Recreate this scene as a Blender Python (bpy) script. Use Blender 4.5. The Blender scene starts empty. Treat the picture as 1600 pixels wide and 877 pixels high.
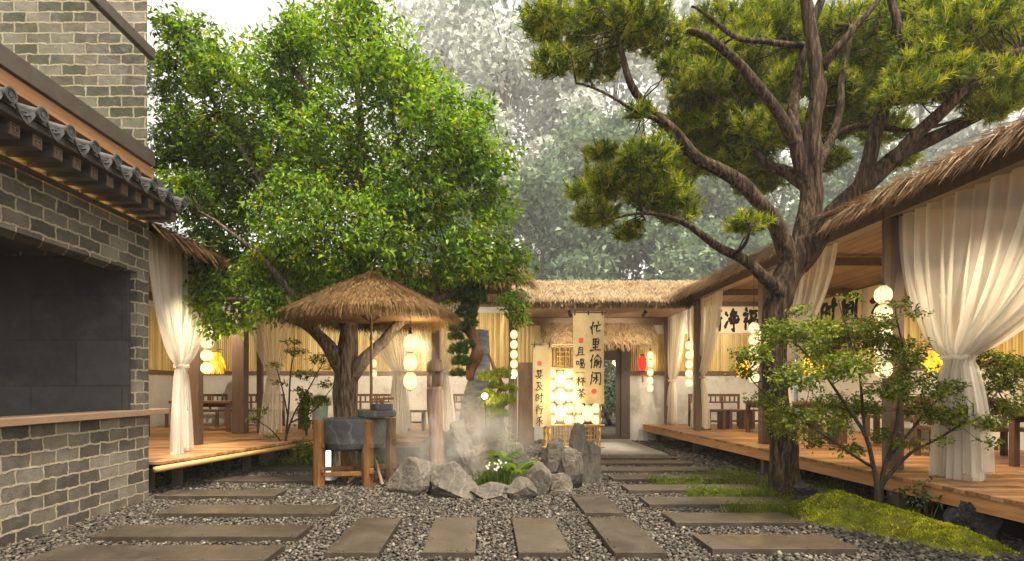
import bpy, bmesh, math, random
import numpy as np
from mathutils import Vector, Matrix, noise as mnoise

S = bpy.context.scene
C = S.collection
R = math.radians
random.seed(7)
rng = np.random.default_rng(7)

# ------------------------------------------------------------------ camera, world, sun, exposure
CAMZ = 1.355
HAZE = 0.0011
FPX = 865.0
cam_d = bpy.data.cameras.new('camera')
cam = bpy.data.objects.new('camera', cam_d)
C.objects.link(cam)
cam.location = (0, 0, CAMZ)
cam.rotation_euler = (R(90), 0, 0)
cam_d.sensor_width = 36
cam_d.lens = 36 * FPX / 1600
cam_d.shift_x = 40 / 1600
cam_d.shift_y = 168.5 / 1600
cam_d.clip_start = 0.05
cam_d.clip_end = 600
S.camera = cam

SUN_DIR = Vector((0.22, -0.36, 0.90)).normalized()      # towards the sun
w = bpy.data.worlds.new('World')
S.world = w
w.use_nodes = True
nt = w.node_tree
bg = nt.nodes['Background']
sky = nt.nodes.new('ShaderNodeTexSky')
sky.sky_type = 'NISHITA'
sky.sun_disc = False
sky.sun_elevation = math.asin(SUN_DIR.z)
sky.sun_rotation = math.atan2(SUN_DIR.x, SUN_DIR.y)
sky.air_density = 1.0
sky.dust_density = 4.0
hs = nt.nodes.new('ShaderNodeHueSaturation')              # overcast: the blue goes out of the sky
hs.inputs['Saturation'].default_value = 0.06
nt.links.new(sky.outputs[0], hs.inputs['Color'])
tint = nt.nodes.new('ShaderNodeMix'); tint.data_type = 'RGBA'; tint.blend_type = 'MULTIPLY'; tint.inputs[0].default_value = 1.0
tint.inputs[7].default_value = (1.0, 0.94, 0.84, 1)                  # thin warm cloud
nt.links.new(hs.outputs[0], tint.inputs[6])
nt.links.new(tint.outputs[2], bg.inputs[0])
bg.inputs[1].default_value = 0.15

sd = bpy.data.lights.new('sun', 'SUN')
sd.energy = 2.6
sd.angle = R(6)
sd.color = (1.0, 0.87, 0.68)
sun = bpy.data.objects.new('sun', sd)
C.objects.link(sun)
sun.rotation_euler = SUN_DIR.to_track_quat('Z', 'Y').to_euler()
sun.location = (16, -16, 30)

S.view_settings.view_transform = 'Standard'
S.view_settings.look = 'None'
S.view_settings.exposure = 1.6
S.view_settings.gamma = 1
S.view_settings.use_curve_mapping = False
cy = S.cycles
cy.use_denoising = True
cy.denoiser = 'OPENIMAGEDENOISE'
cy.max_bounces = 7
cy.diffuse_bounces = 3
cy.glossy_bounces = 3
cy.transmission_bounces = 4
cy.transparent_max_bounces = 24
cy.volume_bounces = 1
cy.caustics_reflective = False
cy.caustics_refractive = False
cy.sample_clamp_indirect = 4.0


def P(px, py, Y):
    return Vector(((px - 760) / FPX * Y, Y, CAMZ - (py - 607) / FPX * Y))


# ------------------------------------------------------------------ object helpers
def origin(o):
    v = Vector((0, 0, 0))
    while o is not None:
        v += o.location
        o = o.parent
    return v


def tag(o, label=None, cat=None, group=None, kind=None):
    if label: o['label'] = label
    if cat:
        o['category'] = cat
        o['kind'] = 'thing'
    if group: o['group'] = group
    if kind: o['kind'] = kind
    return o


def thing(name, label, cat, loc=(0, 0, 0), group=None):
    o = bpy.data.objects.new(name, None)
    o.empty_display_size = 0.1
    C.objects.link(o)
    o.location = loc
    return tag(o, label, cat, group)


def link(name, me, m, parent=None, loc=None):
    o = bpy.data.objects.new(name, me)
    C.objects.link(o)
    if m is not None:
        me.materials.append(m)
    if parent is not None:
        o.parent = parent
    elif loc is not None:
        o.location = loc
    return o


def dup(root, loc, rotz, label=None, group=None):
    r = root.copy(); C.objects.link(r); r.location = loc; r.rotation_euler = (0, 0, rotz)
    if label: r['label'] = label
    if group: r['group'] = group
    for ch in list(root.children):
        c = ch.copy(); C.objects.link(c); c.parent = r
        for g in ch.children:
            d = g.copy(); C.objects.link(d); d.parent = c
    return r


class MB:
    """collects shapes in world space; build() links them as ONE mesh object"""
    def __init__(s):
        s.v = []; s.f = []; s.a = []

    def add(s, vs, fs, var=None):
        n = len(s.v)
        if var is None: var = random.random()
        s.v += [tuple(p) for p in vs]
        s.a += [var] * len(vs)
        s.f += [[i + n for i in f] for f in fs]

    def box(s, x0, x1, y0, y1, z0, z1, var=None):
        s.add([(x0, y0, z0), (x1, y0, z0), (x1, y1, z0), (x0, y1, z0), (x0, y0, z1), (x1, y0, z1), (x1, y1, z1), (x0, y1, z1)],
              [[3, 2, 1, 0], [4, 5, 6, 7], [0, 1, 5, 4], [1, 2, 6, 5], [2, 3, 7, 6], [3, 0, 4, 7]], var)
        return s

    def hexa(s, p, var=None):           # eight corners: bottom four, top four
        s.add(p, [[3, 2, 1, 0], [4, 5, 6, 7], [0, 1, 5, 4], [1, 2, 6, 5], [2, 3, 7, 6], [3, 0, 4, 7]], var)
        return s

    def beam(s, a, b, w_, h_, up=(0, 0, 1), var=None):
        a = Vector(a); b = Vector(b); d = (b - a).normalized(); u = Vector(up)
        sd_ = d.cross(u)
        if sd_.length < 1e-4: sd_ = d.cross(Vector((1, 0, 0)))
        sd_.normalize(); u = sd_.cross(d).normalized()
        q = []
        for e in (a, b):
            q += [e - sd_ * w_ / 2 - u * h_ / 2, e + sd_ * w_ / 2 - u * h_ / 2, e + sd_ * w_ / 2 + u * h_ / 2, e - sd_ * w_ / 2 + u * h_ / 2]
        s.add(q, [[0, 1, 2, 3], [7, 6, 5, 4], [4, 5, 1, 0], [5, 6, 2, 1], [6, 7, 3, 2], [7, 4, 0, 3]], var)
        return s

    def tube(s, pts, rad, seg=8, var=None, lump=0.0, caps=True):
        pts = [Vector(p) for p in pts]
        n = len(pts)
        if not hasattr(rad, '__len__'): rad = [rad] * n
        up = Vector((0.13, 0.27, 0.95)); rings = []
        ref = None
        for i, p in enumerate(pts):
            d = (pts[min(i + 1, n - 1)] - pts[max(i - 1, 0)])
            if d.length < 1e-6: d = Vector((0, 0, 1))
            d.normalize()
            if ref is None:
                ref = d.cross(up)
                if ref.length < 0.1: ref = d.cross(Vector((1, 0, 0)))
            ref = (ref - d * ref.dot(d)).normalized()
            b = d.cross(ref)
            ring = []
            for k in range(seg):
                t = 2 * math.pi * k / seg
                r = rad[i]
                if lump:
                    q = p * 2.2 + ref * math.cos(t) * 1.5 + b * math.sin(t) * 1.5
                    r *= 1 + lump * mnoise.noise(q) + lump * 0.5 * math.sin(3 * t + i * 0.35)
                ring.append(p + (ref * math.cos(t) + b * math.sin(t)) * r)
            rings.append(ring)
        vs = [v for r in rings for v in r]; fs = []
        for i in range(n - 1):
            for k in range(seg):
                a = i * seg + k; b2 = i * seg + (k + 1) % seg
                fs.append([a, b2, b2 + seg, a + seg])
        if caps:
            fs.append(list(range(seg))[::-1]); fs.append([(n - 1) * seg + k for k in range(seg)])
        s.add(vs, fs, var)
        return s

    def lathe(s, prof, cx, cy_, z0=0, seg=20, var=None, flute=0.0, nfl=8, sx=1.0):
        vs = []; fs = []
        for (r, z) in prof:
            for k in range(seg):
                t = 2 * math.pi * k / seg
                rr = r * (1 + flute * math.cos(nfl * t))
                vs.append((cx + rr * math.cos(t) * sx, cy_ + rr * math.sin(t), z0 + z))
        for i in range(len(prof) - 1):
            for k in range(seg):
                a = i * seg + k; b = i * seg + (k + 1) % seg
                fs.append([a, b, b + seg, a + seg])
        if prof[0][0] > 1e-4: fs.append(list(range(seg))[::-1])
        if prof[-1][0] > 1e-4: fs.append([(len(prof) - 1) * seg + k for k in range(seg)])
        s.add(vs, fs, var)
        return s

    def build(s, name, m, parent=None, loc=None, smooth=False, bevel=0.0, local=False):
        me = bpy.data.meshes.new(name)
        off = Vector((0, 0, 0))
        if not local:
            off = origin(parent) if parent is not None else Vector(loc or (0, 0, 0))
        me.from_pydata([(v[0] - off.x, v[1] - off.y, v[2] - off.z) for v in s.v], [], s.f)
        at = me.attributes.new('var', 'FLOAT', 'POINT')
        at.data.foreach_set('value', np.array(s.a, dtype=np.float32))
        if smooth:
            me.polygons.foreach_set('use_smooth', np.ones(len(me.polygons), dtype=bool))
        me.update()
        o = link(name, me, m, parent, loc)
        if bevel:
            b = o.modifiers.new('bevel', 'BEVEL'); b.width = bevel; b.segments = 2; b.limit_method = 'ANGLE'; b.angle_limit = R(50)
        return o


def np_obj(name, V, F, var, m, parent=None, loc=(0, 0, 0), smooth=False):
    off = origin(parent) if parent is not None else Vector(loc)
    V = np.asarray(V, dtype=np.float32).reshape(-1, 3) - np.array(off[:], dtype=np.float32)
    F = np.asarray(F, dtype=np.int32)
    me = bpy.data.meshes.new(name)
    me.vertices.add(len(V)); me.vertices.foreach_set('co', V.ravel())
    k = F.shape[1]
    me.loops.add(F.size); me.loops.foreach_set('vertex_index', F.ravel())
    me.polygons.add(len(F))
    me.polygons.foreach_set('loop_start', np.arange(0, F.size, k, dtype=np.int32))
    me.polygons.foreach_set('loop_total', np.full(len(F), k, dtype=np.int32))
    if smooth: me.polygons.foreach_set('use_smooth', np.ones(len(F), dtype=bool))
    me.update(calc_edges=True)
    at = me.attributes.new('var', 'FLOAT', 'POINT')
    at.data.foreach_set('value', np.asarray(var, dtype=np.float32).ravel())
    return link(name, me, m, parent, None if parent is not None else loc)


# ------------------------------------------------------------------ materials
class NT:
    def __init__(s, name):
        s.m = bpy.data.materials.new(name); s.m.use_nodes = True
        s.t = s.m.node_tree
        s.p = s.t.nodes['Principled BSDF']; s.out = s.t.nodes['Material Output']

    def n(s, typ, **kw):
        x = s.t.nodes.new('ShaderNode' + typ)
        for k, v in kw.items(): setattr(x, k, v)
        return x

    def l(s, a, b): s.t.links.new(a, b)

    def coord(s, scale=(1, 1, 1)):
        tc = s.n('TexCoord'); mp = s.n('Mapping'); mp.inputs['Scale'].default_value = scale
        s.l(tc.outputs['Object'], mp.inputs[0]); return mp.outputs[0]

    def noise(s, vec, scale, detail=5, rough=0.55, dist=0.0):
        x = s.n('TexNoise'); s.l(vec, x.inputs['Vector'])
        x.inputs['Scale'].default_value = scale; x.inputs['Detail'].default_value = detail
        x.inputs['Roughness'].default_value = rough; x.inputs['Distortion'].default_value = dist
        return x.outputs['Fac']

    def ramp(s, fac, stops):
        x = s.n('ValToRGB'); s.l(fac, x.inputs[0]); e = x.color_ramp.elements
        e[0].position, e[0].color = stops[0][0], (*stops[0][1], 1)
        e[1].position, e[1].color = stops[-1][0], (*stops[-1][1], 1)
        for p, c in stops[1:-1]:
            q = e.new(p); q.color = (*c, 1)
        return x.outputs[0]

    def math(s, op, a, b=None):
        x = s.n('Math', operation=op)
        for i, q in enumerate((a, b)):
            if q is None: continue
            if isinstance(q, (int, float)): x.inputs[i].default_value = q
            else: s.l(q, x.inputs[i])
        return x.outputs[0]

    def mix(s, fac, a, b, typ='MIX'):
        x = s.n('Mix', data_type='RGBA', blend_type=typ)
        if isinstance(fac, (int, float)): x.inputs[0].default_value = fac
        else: s.l(fac, x.inputs[0])
        for i, q in ((6, a), (7, b)):
            if isinstance(q, tuple): x.inputs[i].default_value = (*q, 1)
            else: s.l(q, x.inputs[i])
        return x.outputs[2]

    def bump(s, h, strength=0.3, dist=0.02):
        b = s.n('Bump'); b.inputs['Strength'].default_value = strength; b.inputs['Distance'].default_value = dist
        s.l(h, b.inputs['Height']); s.l(b.outputs[0], s.p.inputs['Normal']); return b.outputs[0]

    def attr(s):
        x = s.n('Attribute'); x.attribute_name = 'var'; return x.outputs['Fac']


def mat(name, stops, scale=(1, 1, 1), ns=4.0, detail=6, rough=0.7, bump=0.25, bdist=0.02, var=0.35, dist=0.0, spec=0.4, metal=0.0):
    """colour ramp driven by stretched noise plus the per-piece 'var' attribute"""
    t = NT(name); v = t.coord(scale); f = t.noise(v, ns, detail, 0.6, dist)
    a = t.math('MULTIPLY_ADD', t.attr(), var); a.node.inputs[2].default_value = -var / 2
    g = t.math('ADD', f, a)
    t.l(t.ramp(g, stops), t.p.inputs['Base Color'])
    t.p.inputs['Roughness'].default_value = rough
    t.p.inputs['Specular IOR Level'].default_value = spec
    t.p.inputs['Metallic'].default_value = metal
    if bump: t.bump(f, bump, bdist)
    return t.m


def leafmat(name, stops, trans=0.4, rough=0.5, gloss=True):
    t = NT(name); c = t.ramp(t.attr(), stops)
    d = t.n('BsdfDiffuse'); tr = t.n('BsdfTranslucent'); t.l(c, d.inputs[0])
    t.l(t.mix(0.5, c, (0.35, 0.45, 0.03), 'MIX'), tr.inputs[0])
    t.l(c, tr.inputs[0])
    mx = t.n('MixShader'); mx.inputs[0].default_value = trans
    t.l(d.outputs[0], mx.inputs[1]); t.l(tr.outputs[0], mx.inputs[2])
    last = mx
    if gloss:
        g = t.n('BsdfGlossy'); g.inputs['Roughness'].default_value = rough; g.inputs[0].default_value = (0.9, 0.95, 0.9, 1)
        m2 = t.n('MixShader'); m2.inputs[0].default_value = 0.018
        t.l(mx.outputs[0], m2.inputs[1]); t.l(g.outputs[0], m2.inputs[2]); last = m2
    t.l(last.outputs[0], t.out.inputs[0])
    t.t.nodes.remove(t.p)
    return t.m


def emat(name, col, strength, col2=None, rib=0.0):
    t = NT(name)
    t.p.inputs['Base Color'].default_value = (*[c * 0.22 for c in col], 1)
    t.p.inputs['Roughness'].default_value = 0.8
    t.p.inputs['Emission Color'].default_value = (*col, 1)
    t.p.inputs['Emission Strength'].default_value = strength
    return t.m


def brick_mat():
    t = NT('grey_brick'); tc = t.n('TexCoord'); geo = t.n('NewGeometry')
    sp = t.n('SeparateXYZ'); t.l(geo.outputs['Position'], sp.inputs[0])
    u = t.math('ADD', sp.outputs[0], sp.outputs[1])
    cb = t.n('CombineXYZ'); t.l(u, cb.inputs[0]); t.l(sp.outputs[2], cb.inputs[1])
    # ragged edges
    nz = t.n('TexNoise'); t.l(geo.outputs['Position'], nz.inputs['Vector']); nz.inputs['Scale'].default_value = 11; nz.inputs['Detail'].default_value = 4
    off = t.n('VectorMath', operation='MULTIPLY_ADD'); t.l(nz.outputs['Color'], off.inputs[0]); off.inputs[1].default_value = (0.050, 0.050, 0); t.l(cb.outputs[0], off.inputs[2])
    br = t.n('TexBrick'); t.l(off.outputs[0], br.inputs['Vector'])
    br.inputs['Scale'].default_value = 1; br.inputs['Mortar Size'].default_value = 0.0125; br.inputs['Mortar Smooth'].default_value = 0.35
    br.inputs['Brick Width'].default_value = 0.30; br.inputs['Row Height'].default_value = 0.133
    br.inputs['Color1'].default_value = (0.0, 0.0, 0.0, 1); br.inputs['Color2'].default_value = (1, 1, 1, 1); br.inputs['Mortar'].default_value = (0.5, 0.5, 0.5, 1)
    br.inputs['Bias'].default_value = 0.0
    n1 = t.noise(geo.outputs['Position'], 5, 8, 0.65); n2 = t.noise(geo.outputs['Position'], 45, 4, 0.7)
    g = t.math('ADD', t.math('MULTIPLY', br.outputs['Color'], 0.42), t.math('MULTIPLY', n1, 0.62))
    col = t.ramp(g, [(0.25, (0.030, 0.025, 0.017)), (0.42, (0.075, 0.064, 0.046)), (0.58, (0.15, 0.130, 0.098)), (0.8, (0.26, 0.232, 0.185))])
    col = t.mix(t.math('MULTIPLY', n2, 0.5), col, (0.10, 0.095, 0.085))
    mor = t.ramp(n2, [(0.3, (0.22, 0.185, 0.133)), (0.7, (0.46, 0.395, 0.295))])
    c = t.mix(br.outputs['Fac'], col, mor)
    t.l(c, t.p.inputs['Base Color']); t.p.inputs['Roughness'].default_value = 0.88; t.p.inputs['Specular IOR Level'].default_value = 0.25
    h = t.math('ADD', t.math('MULTIPLY', br.outputs['Fac'], 0.55), t.math('ADD', t.math('MULTIPLY', n1, 0.5), t.math('MULTIPLY', n2, 0.35)))
    t.bump(h, 0.9, 0.03)
    return t.m


def tile_mat():
    t = NT('dark_tile'); geo = t.n('NewGeometry'); sp = t.n('SeparateXYZ'); t.l(geo.outputs['Position'], sp.inputs[0])
    cb = t.n('CombineXYZ'); t.l(sp.outputs[0], cb.inputs[0]); t.l(t.math('SUBTRACT', sp.outputs[2], 1.385), cb.inputs[1])
    br = t.n('TexBrick'); t.l(cb.outputs[0], br.inputs['Vector']); br.inputs['Scale'].default_value = 1
    br.inputs['Mortar Size'].default_value = 0.010; br.inputs['Brick Width'].default_value = 1.06; br.inputs['Row Height'].default_value = 0.53
    br.inputs['Color1'].default_value = (0.014, 0.014, 0.015, 1); br.inputs['Color2'].default_value = (0.036, 0.036, 0.037, 1); br.inputs['Mortar'].default_value = (0.003, 0.003, 0.003, 1)
    n1 = t.noise(geo.outputs['Position'], 3, 10, 0.78)
    c = t.mix(t.math('MULTIPLY', t.math('POWER', n1, 2.5), 1.9), br.outputs['Color'], (0.085, 0.08, 0.074))
    t.l(c, t.p.inputs['Base Color'])
    t.l(t.math('MULTIPLY_ADD', n1, 0.3), t.p.inputs['Roughness'])
    t.p.inputs['Roughness'].links[0].from_node.inputs[2].default_value = 0.36
    t.p.inputs['Specular IOR Level'].default_value = 0.25
    t.bump(n1, 0.08, 0.01)
    return t.m


def plaster_mat():
    t = NT('weathered_plaster'); geo = t.n('NewGeometry'); pos = geo.outputs['Position']
    big = t.noise(pos, 1.1, 7, 0.62); sm = t.noise(pos, 9, 8, 0.7)
    patch = t.ramp(t.math('ADD', t.math('MULTIPLY', big, 0.6), t.math('MULTIPLY', sm, 0.4)), [(0.50, (0, 0, 0)), (0.60, (1, 1, 1))])
    c = t.ramp(sm, [(0.3, (0.50, 0.50, 0.50)), (0.7, (0.62, 0.62, 0.615))])
    c = t.mix(t.math('MULTIPLY', patch, 0.7), c, (0.33, 0.315, 0.295))
    t.l(c, t.p.inputs['Base Color']); t.p.inputs['Roughness'].default_value = 0.9
    t.bump(t.math('ADD', sm, t.math('MULTIPLY', patch, -0.6)), 0.3, 0.015)
    return t.m


def rock_mat(name, c0, c1, vein, VEIN=0.22):
    t = NT(name); v = t.coord()
    n = t.noise(v, 3.5, 9, 0.68, 0.6); f = t.noise(v, 24, 6, 0.7)
    wv = t.n('TexWave'); t.l(v, wv.inputs[0]); wv.inputs['Scale'].default_value = 1.6; wv.inputs['Distortion'].default_value = 9; wv.inputs['Detail'].default_value = 4; wv.inputs['Detail Scale'].default_value = 1.4
    base = t.ramp(t.math('ADD', t.math('MULTIPLY', n, 0.7), t.math('MULTIPLY', f, 0.3)), [(0.3, c0), (0.66, c1)])
    line = t.ramp(wv.outputs['Fac'], [(0.0, (1, 1, 1)), (0.07, (0, 0, 0))])
    base = t.mix(t.math('MULTIPLY', line, VEIN), base, vein)
    t.l(base, t.p.inputs['Base Color']); t.p.inputs['Roughness'].default_value = 0.8; t.p.inputs['Specular IOR Level'].default_value = 0.3
    t.bump(t.math('ADD', t.math('MULTIPLY', n, 0.8), t.math('MULTIPLY', f, 0.35)), 0.65, 0.05)
    return t.m


def cloth_mat(name, col, alpha):
    t = NT(name); v = t.coord((1, 1, 0.25)); f = t.noise(v, 5, 3)
    c = t.mix(f, tuple(x * 0.92 for x in col), col)
    d = t.n('BsdfDiffuse'); tr = t.n('BsdfTranslucent'); tp = t.n('BsdfTransparent')
    t.l(c, d.inputs[0]); t.l(c, tr.inputs[0])
    m1 = t.n('MixShader'); m1.inputs[0].default_value = 0.45; t.l(d.outputs[0], m1.inputs[1]); t.l(tr.outputs[0], m1.inputs[2])
    lw = t.n('LayerWeight'); lw.inputs['Blend'].default_value = 0.35
    k = t.math('SUBTRACT', alpha, t.math('MULTIPLY', lw.outputs['Facing'], alpha * 0.8))
    m2 = t.n('MixShader'); t.l(k, m2.inputs[0]); t.l(m1.outputs[0], m2.inputs[1]); t.l(tp.outputs[0], m2.inputs[2])
    t.l(m2.outputs[0], t.out.inputs[0]); t.t.nodes.remove(t.p)
    return t.m


M = {}
M['brick'] = brick_mat()
M['tile'] = tile_mat()
M['plaster'] = plaster_mat()
M['rock'] = rock_mat('grey_rock', (0.033, 0.028, 0.022), (0.145, 0.127, 0.101), (0.26, 0.23, 0.185))
M['palerock'] = rock_mat('pale_veined_rock', (0.085, 0.070, 0.054), (0.19, 0.163, 0.128), (0.06, 0.05, 0.04), 0.5)
M['darkrock'] = rock_mat('dark_rock', (0.012, 0.012, 0.013), (0.06, 0.058, 0.055), (0.10, 0.10, 0.10))
M['tanrock'] = rock_mat('tan_rock', (0.14, 0.115, 0.08), (0.33, 0.28, 0.21), (0.10, 0.08, 0.06))
M['millstone'] = rock_mat('mill_stone', (0.025, 0.026, 0.028), (0.10, 0.10, 0.10), (0.30, 0.30, 0.29))
M['slab'] = mat('brown_stone_slab', [(0.3, (0.066, 0.054, 0.041)), (0.7, (0.105, 0.087, 0.068))], ns=3, rough=0.5, bump=0.05, var=0.12, spec=0.4)
def slab_mat():
    t = NT('brown_stone_slab'); g = t.n('NewGeometry'); a = t.noise(g.outputs['Position'], 1.7, 8, 0.7, 0.8); b = t.noise(g.outputs['Position'], 60, 4, 0.7); c2 = t.noise(g.outputs['Position'], 7, 7, 0.7)
    col = t.ramp(t.math('ADD', t.math('MULTIPLY', a, 0.6), t.math('MULTIPLY', c2, 0.4)), [(0.32, (0.0230, 0.0174, 0.0116)), (0.5, (0.0395, 0.0302, 0.0205)), (0.66, (0.0620, 0.0482, 0.0336))])
    col = t.mix(t.ramp(b, [(0.62, (0, 0, 0)), (0.75, (0.5, 0.5, 0.5))]), col, (0.22, 0.20, 0.17))
    t.l(col, t.p.inputs['Base Color']); t.p.inputs['Specular IOR Level'].default_value = 0.4
    t.l(t.ramp(a, [(0.35, (0.34, 0.34, 0.34)), (0.65, (0.68, 0.68, 0.68))]), t.p.inputs['Roughness'])
    t.bump(t.math('ADD', c2, t.math('MULTIPLY', b, 0.4)), 0.16, 0.01)
    return t.m


M['slab'] = slab_mat()
M['concrete'] = mat('concrete', [(0.3, (0.16, 0.15, 0.135)), (0.7, (0.24, 0.225, 0.2))], ns=3, rough=0.6, bump=0.05, var=0.1)
M['deck'] = mat('deck_wood', [(0.2, (0.1488, 0.0713, 0.0299)), (0.5, (0.3062, 0.1550, 0.0689)), (0.8, (0.4900, 0.2712, 0.1300))], scale=(1.2, 14, 14), ns=2, rough=0.45, bump=0.12, var=0.45)
M['fascia'] = mat('fascia_wood', [(0.2, (0.2300, 0.0920, 0.0299)), (0.5, (0.4140, 0.1955, 0.0747)), (0.8, (0.5520, 0.2990, 0.1265))], scale=(14, 1.2, 14), ns=2, rough=0.5, bump=0.12, var=0.35)
M['brownwood'] = mat('brown_wood', [(0.25, (0.085, 0.050, 0.030)), (0.75, (0.16, 0.10, 0.062))], scale=(10, 10, 1), ns=2.5, rough=0.5, bump=0.1, var=0.2)
M['greywood'] = mat('dark_brown_wood', [(0.25, (0.060, 0.048, 0.04)), (0.75, (0.11, 0.09, 0.075))], scale=(8, 8, 1), ns=2.5, rough=0.6, bump=0.1, var=0.2)
M['orangewood'] = mat('orange_timber', [(0.25, (0.20, 0.085, 0.035)), (0.75, (0.40, 0.20, 0.095))], scale=(12, 1, 12), ns=2, rough=0.55, bump=0.15, var=0.2)
M['slatwood'] = mat('ceiling_slats', [(0.25, (0.17, 0.10, 0.065)), (0.75, (0.32, 0.21, 0.145))], scale=(10, 1, 10), ns=2, rough=0.6, bump=0.1, var=0.4)
M['furn'] = mat('furniture_wood', [(0.25, (0.060, 0.030, 0.018)), (0.75, (0.13, 0.068, 0.040))], scale=(2, 10, 10), ns=2, rough=0.4, bump=0.06, var=0.2)
M['logwood'] = mat('amber_log_wood', [(0.2, (0.0648, 0.0252, 0.0072)), (0.5, (0.1728, 0.0756, 0.0202)), (0.8, (0.2736, 0.1368, 0.0432))], scale=(9, 9, 1.4), ns=2.5, rough=0.5, bump=0.5, bdist=0.02, var=0.25)
M['drift'] = mat('driftwood', [(0.25, (0.1496, 0.0884, 0.0578)), (0.75, (0.3264, 0.2244, 0.1632))], scale=(12, 12, 1.2), ns=2.5, rough=0.8, bump=0.6, bdist=0.02, var=0.2)
M['bamboo'] = mat('yellow_bamboo', [(0.2, (0.33, 0.235, 0.085)), (0.5, (0.50, 0.385, 0.16)), (0.85, (0.62, 0.51, 0.26))], scale=(6, 6, 0.7), ns=2, rough=0.4, bump=0.03, var=0.6)
M['bamboopole'] = mat('golden_bamboo_pole', [(0.2, (0.3767, 0.2063, 0.0583)), (0.8, (0.5561, 0.3588, 0.1346))], scale=(3, 3, 3), ns=2, rough=0.4, bump=0.03, var=0.4)
M['thatch'] = mat('straw_thatch', [(0.1, (0.1240, 0.0754, 0.0364)), (0.5, (0.2604, 0.1827, 0.0988)), (0.9, (0.3844, 0.2900, 0.1716))], ns=3, rough=0.85, bump=0, var=0.75, spec=0.15)
M['thatchbrown'] = mat('brown_straw', [(0.1, (0.0453, 0.0207, 0.0067)), (0.5, (0.1146, 0.0632, 0.0227)), (0.9, (0.1971, 0.1243, 0.0521))], ns=3, rough=0.85, bump=0, var=0.75, spec=0.15)
M['thatcheave'] = mat('weathered_straw', [(0.1, (0.1620, 0.0878, 0.0405)), (0.5, (0.4455, 0.2903, 0.1553)), (0.9, (0.7290, 0.5535, 0.3510))], ns=3, rough=0.85, bump=0, var=0.75, spec=0.15)
M['bark'] = mat('tree_bark', [(0.36, (0.008, 0.005, 0.003)), (0.5, (0.042, 0.027, 0.017)), (0.68, (0.135, 0.092, 0.058))], scale=(11, 11, 1.7), ns=2.6, detail=10, rough=0.9, bump=1.0, bdist=0.05, var=0.05, dist=0.5, spec=0.15)
M['barkdark'] = mat('dark_bark', [(0.3, (0.022, 0.016, 0.011)), (0.7, (0.10, 0.073, 0.05))], scale=(9, 9, 1.3), ns=2.4, detail=8, rough=0.9, bump=0.9, bdist=0.04, var=0.05, spec=0.15)
M['barkgrey'] = mat('grey_bark', [(0.3, (0.0420, 0.0390, 0.0360)), (0.5, (0.1500, 0.1440, 0.1350)), (0.75, (0.3000, 0.2880, 0.2700))], scale=(3, 3, 9), ns=1.6, detail=8, rough=0.8, bump=0.6, bdist=0.03, var=0.05)
M['barkred'] = mat('red_brown_bark', [(0.3, (0.06, 0.022, 0.010)), (0.7, (0.22, 0.095, 0.045))], scale=(5, 5, 2), ns=2, detail=8, rough=0.7, bump=0.8, bdist=0.03, var=0.05)
M['leaf'] = leafmat('green_leaf', [(0.0, (0.0435, 0.0824, 0.0058)), (0.4, (0.1320, 0.2542, 0.0101)), (0.75, (0.2639, 0.4260, 0.0160)), (0.92, (0.3881, 0.4260, 0.0218)), (1.0, (0.4191, 0.3160, 0.0290))], 0.55, 0.4)
M['needle'] = leafmat('pine_needle', [(0.0, (0.0324, 0.0704, 0.0060)), (0.35, (0.1134, 0.1664, 0.0090)), (0.65, (0.3240, 0.3520, 0.0120)), (1.0, (0.5832, 0.5760, 0.0200))], 0.42, 0.5)
M['mapleleaf'] = leafmat('maple_leaf', [(0.0, (0.050, 0.085, 0.008)), (0.5, (0.15, 0.20, 0.014)), (1.0, (0.33, 0.33, 0.022))], 0.42, 0.5)
M['padgreen'] = leafmat('dark_pad_needles', [(0.0, (0.018, 0.038, 0.009)), (0.6, (0.060, 0.105, 0.020)), (1.0, (0.13, 0.18, 0.030))], 0.25, 0.5)
M['padlime'] = leafmat('lime_pad_needles', [(0.0, (0.05, 0.08, 0.008)), (0.5, (0.20, 0.24, 0.016)), (1.0, (0.42, 0.40, 0.03))], 0.35, 0.5)
M['grass'] = leafmat('grass_blade', [(0.0, (0.045, 0.075, 0.010)), (0.5, (0.12, 0.16, 0.022)), (0.85, (0.21, 0.22, 0.045)), (1.0, (0.34, 0.27, 0.10))], 0.4, 0.6, False)
M['moss'] = leafmat('moss_tuft', [(0.0, (0.0940, 0.1159, 0.0087)), (0.5, (0.3086, 0.3536, 0.0117)), (0.85, (0.6438, 0.6523, 0.0175)), (1.0, (0.6438, 0.4348, 0.0437))], 0.25, 0.6, False)
M['mossbed'] = mat('moss_bed', [(0.35, (0.0539, 0.0504, 0.0108)), (0.65, (0.1386, 0.1496, 0.0130))], ns=8, rough=0.95, bump=0.9, bdist=0.03, var=0.0, spec=0.1)
M['fern'] = leafmat('fern_leaf', [(0.0, (0.05, 0.10, 0.010)), (1.0, (0.16, 0.24, 0.025))], 0.4, 0.5, False)
M['petal'] = leafmat('white_petal', [(0.0, (0.75, 0.70, 0.68)), (1.0, (0.85, 0.82, 0.80))], 0.3, 0.5, False)
M['farleaf'] = leafmat('distant_leaf', [(0.0, (0.2700, 0.3038, 0.2565)), (0.5, (0.4590, 0.4928, 0.4320)), (1.0, (0.6750, 0.7020, 0.6345))], 0.45, 0.5, False)  # haze of the distance painted into the leaves as a pale grey-green
M['curtain'] = cloth_mat('sheer_white_curtain', (0.93, 0.89, 0.81), 0.50)
M['banner'] = mat('tan_linen', [(0.3, (0.34, 0.25, 0.125)), (0.7, (0.45, 0.35, 0.195))], scale=(1, 1, 1), ns=4, rough=0.9, bump=0.05, var=0.0, spec=0.1)
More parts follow.
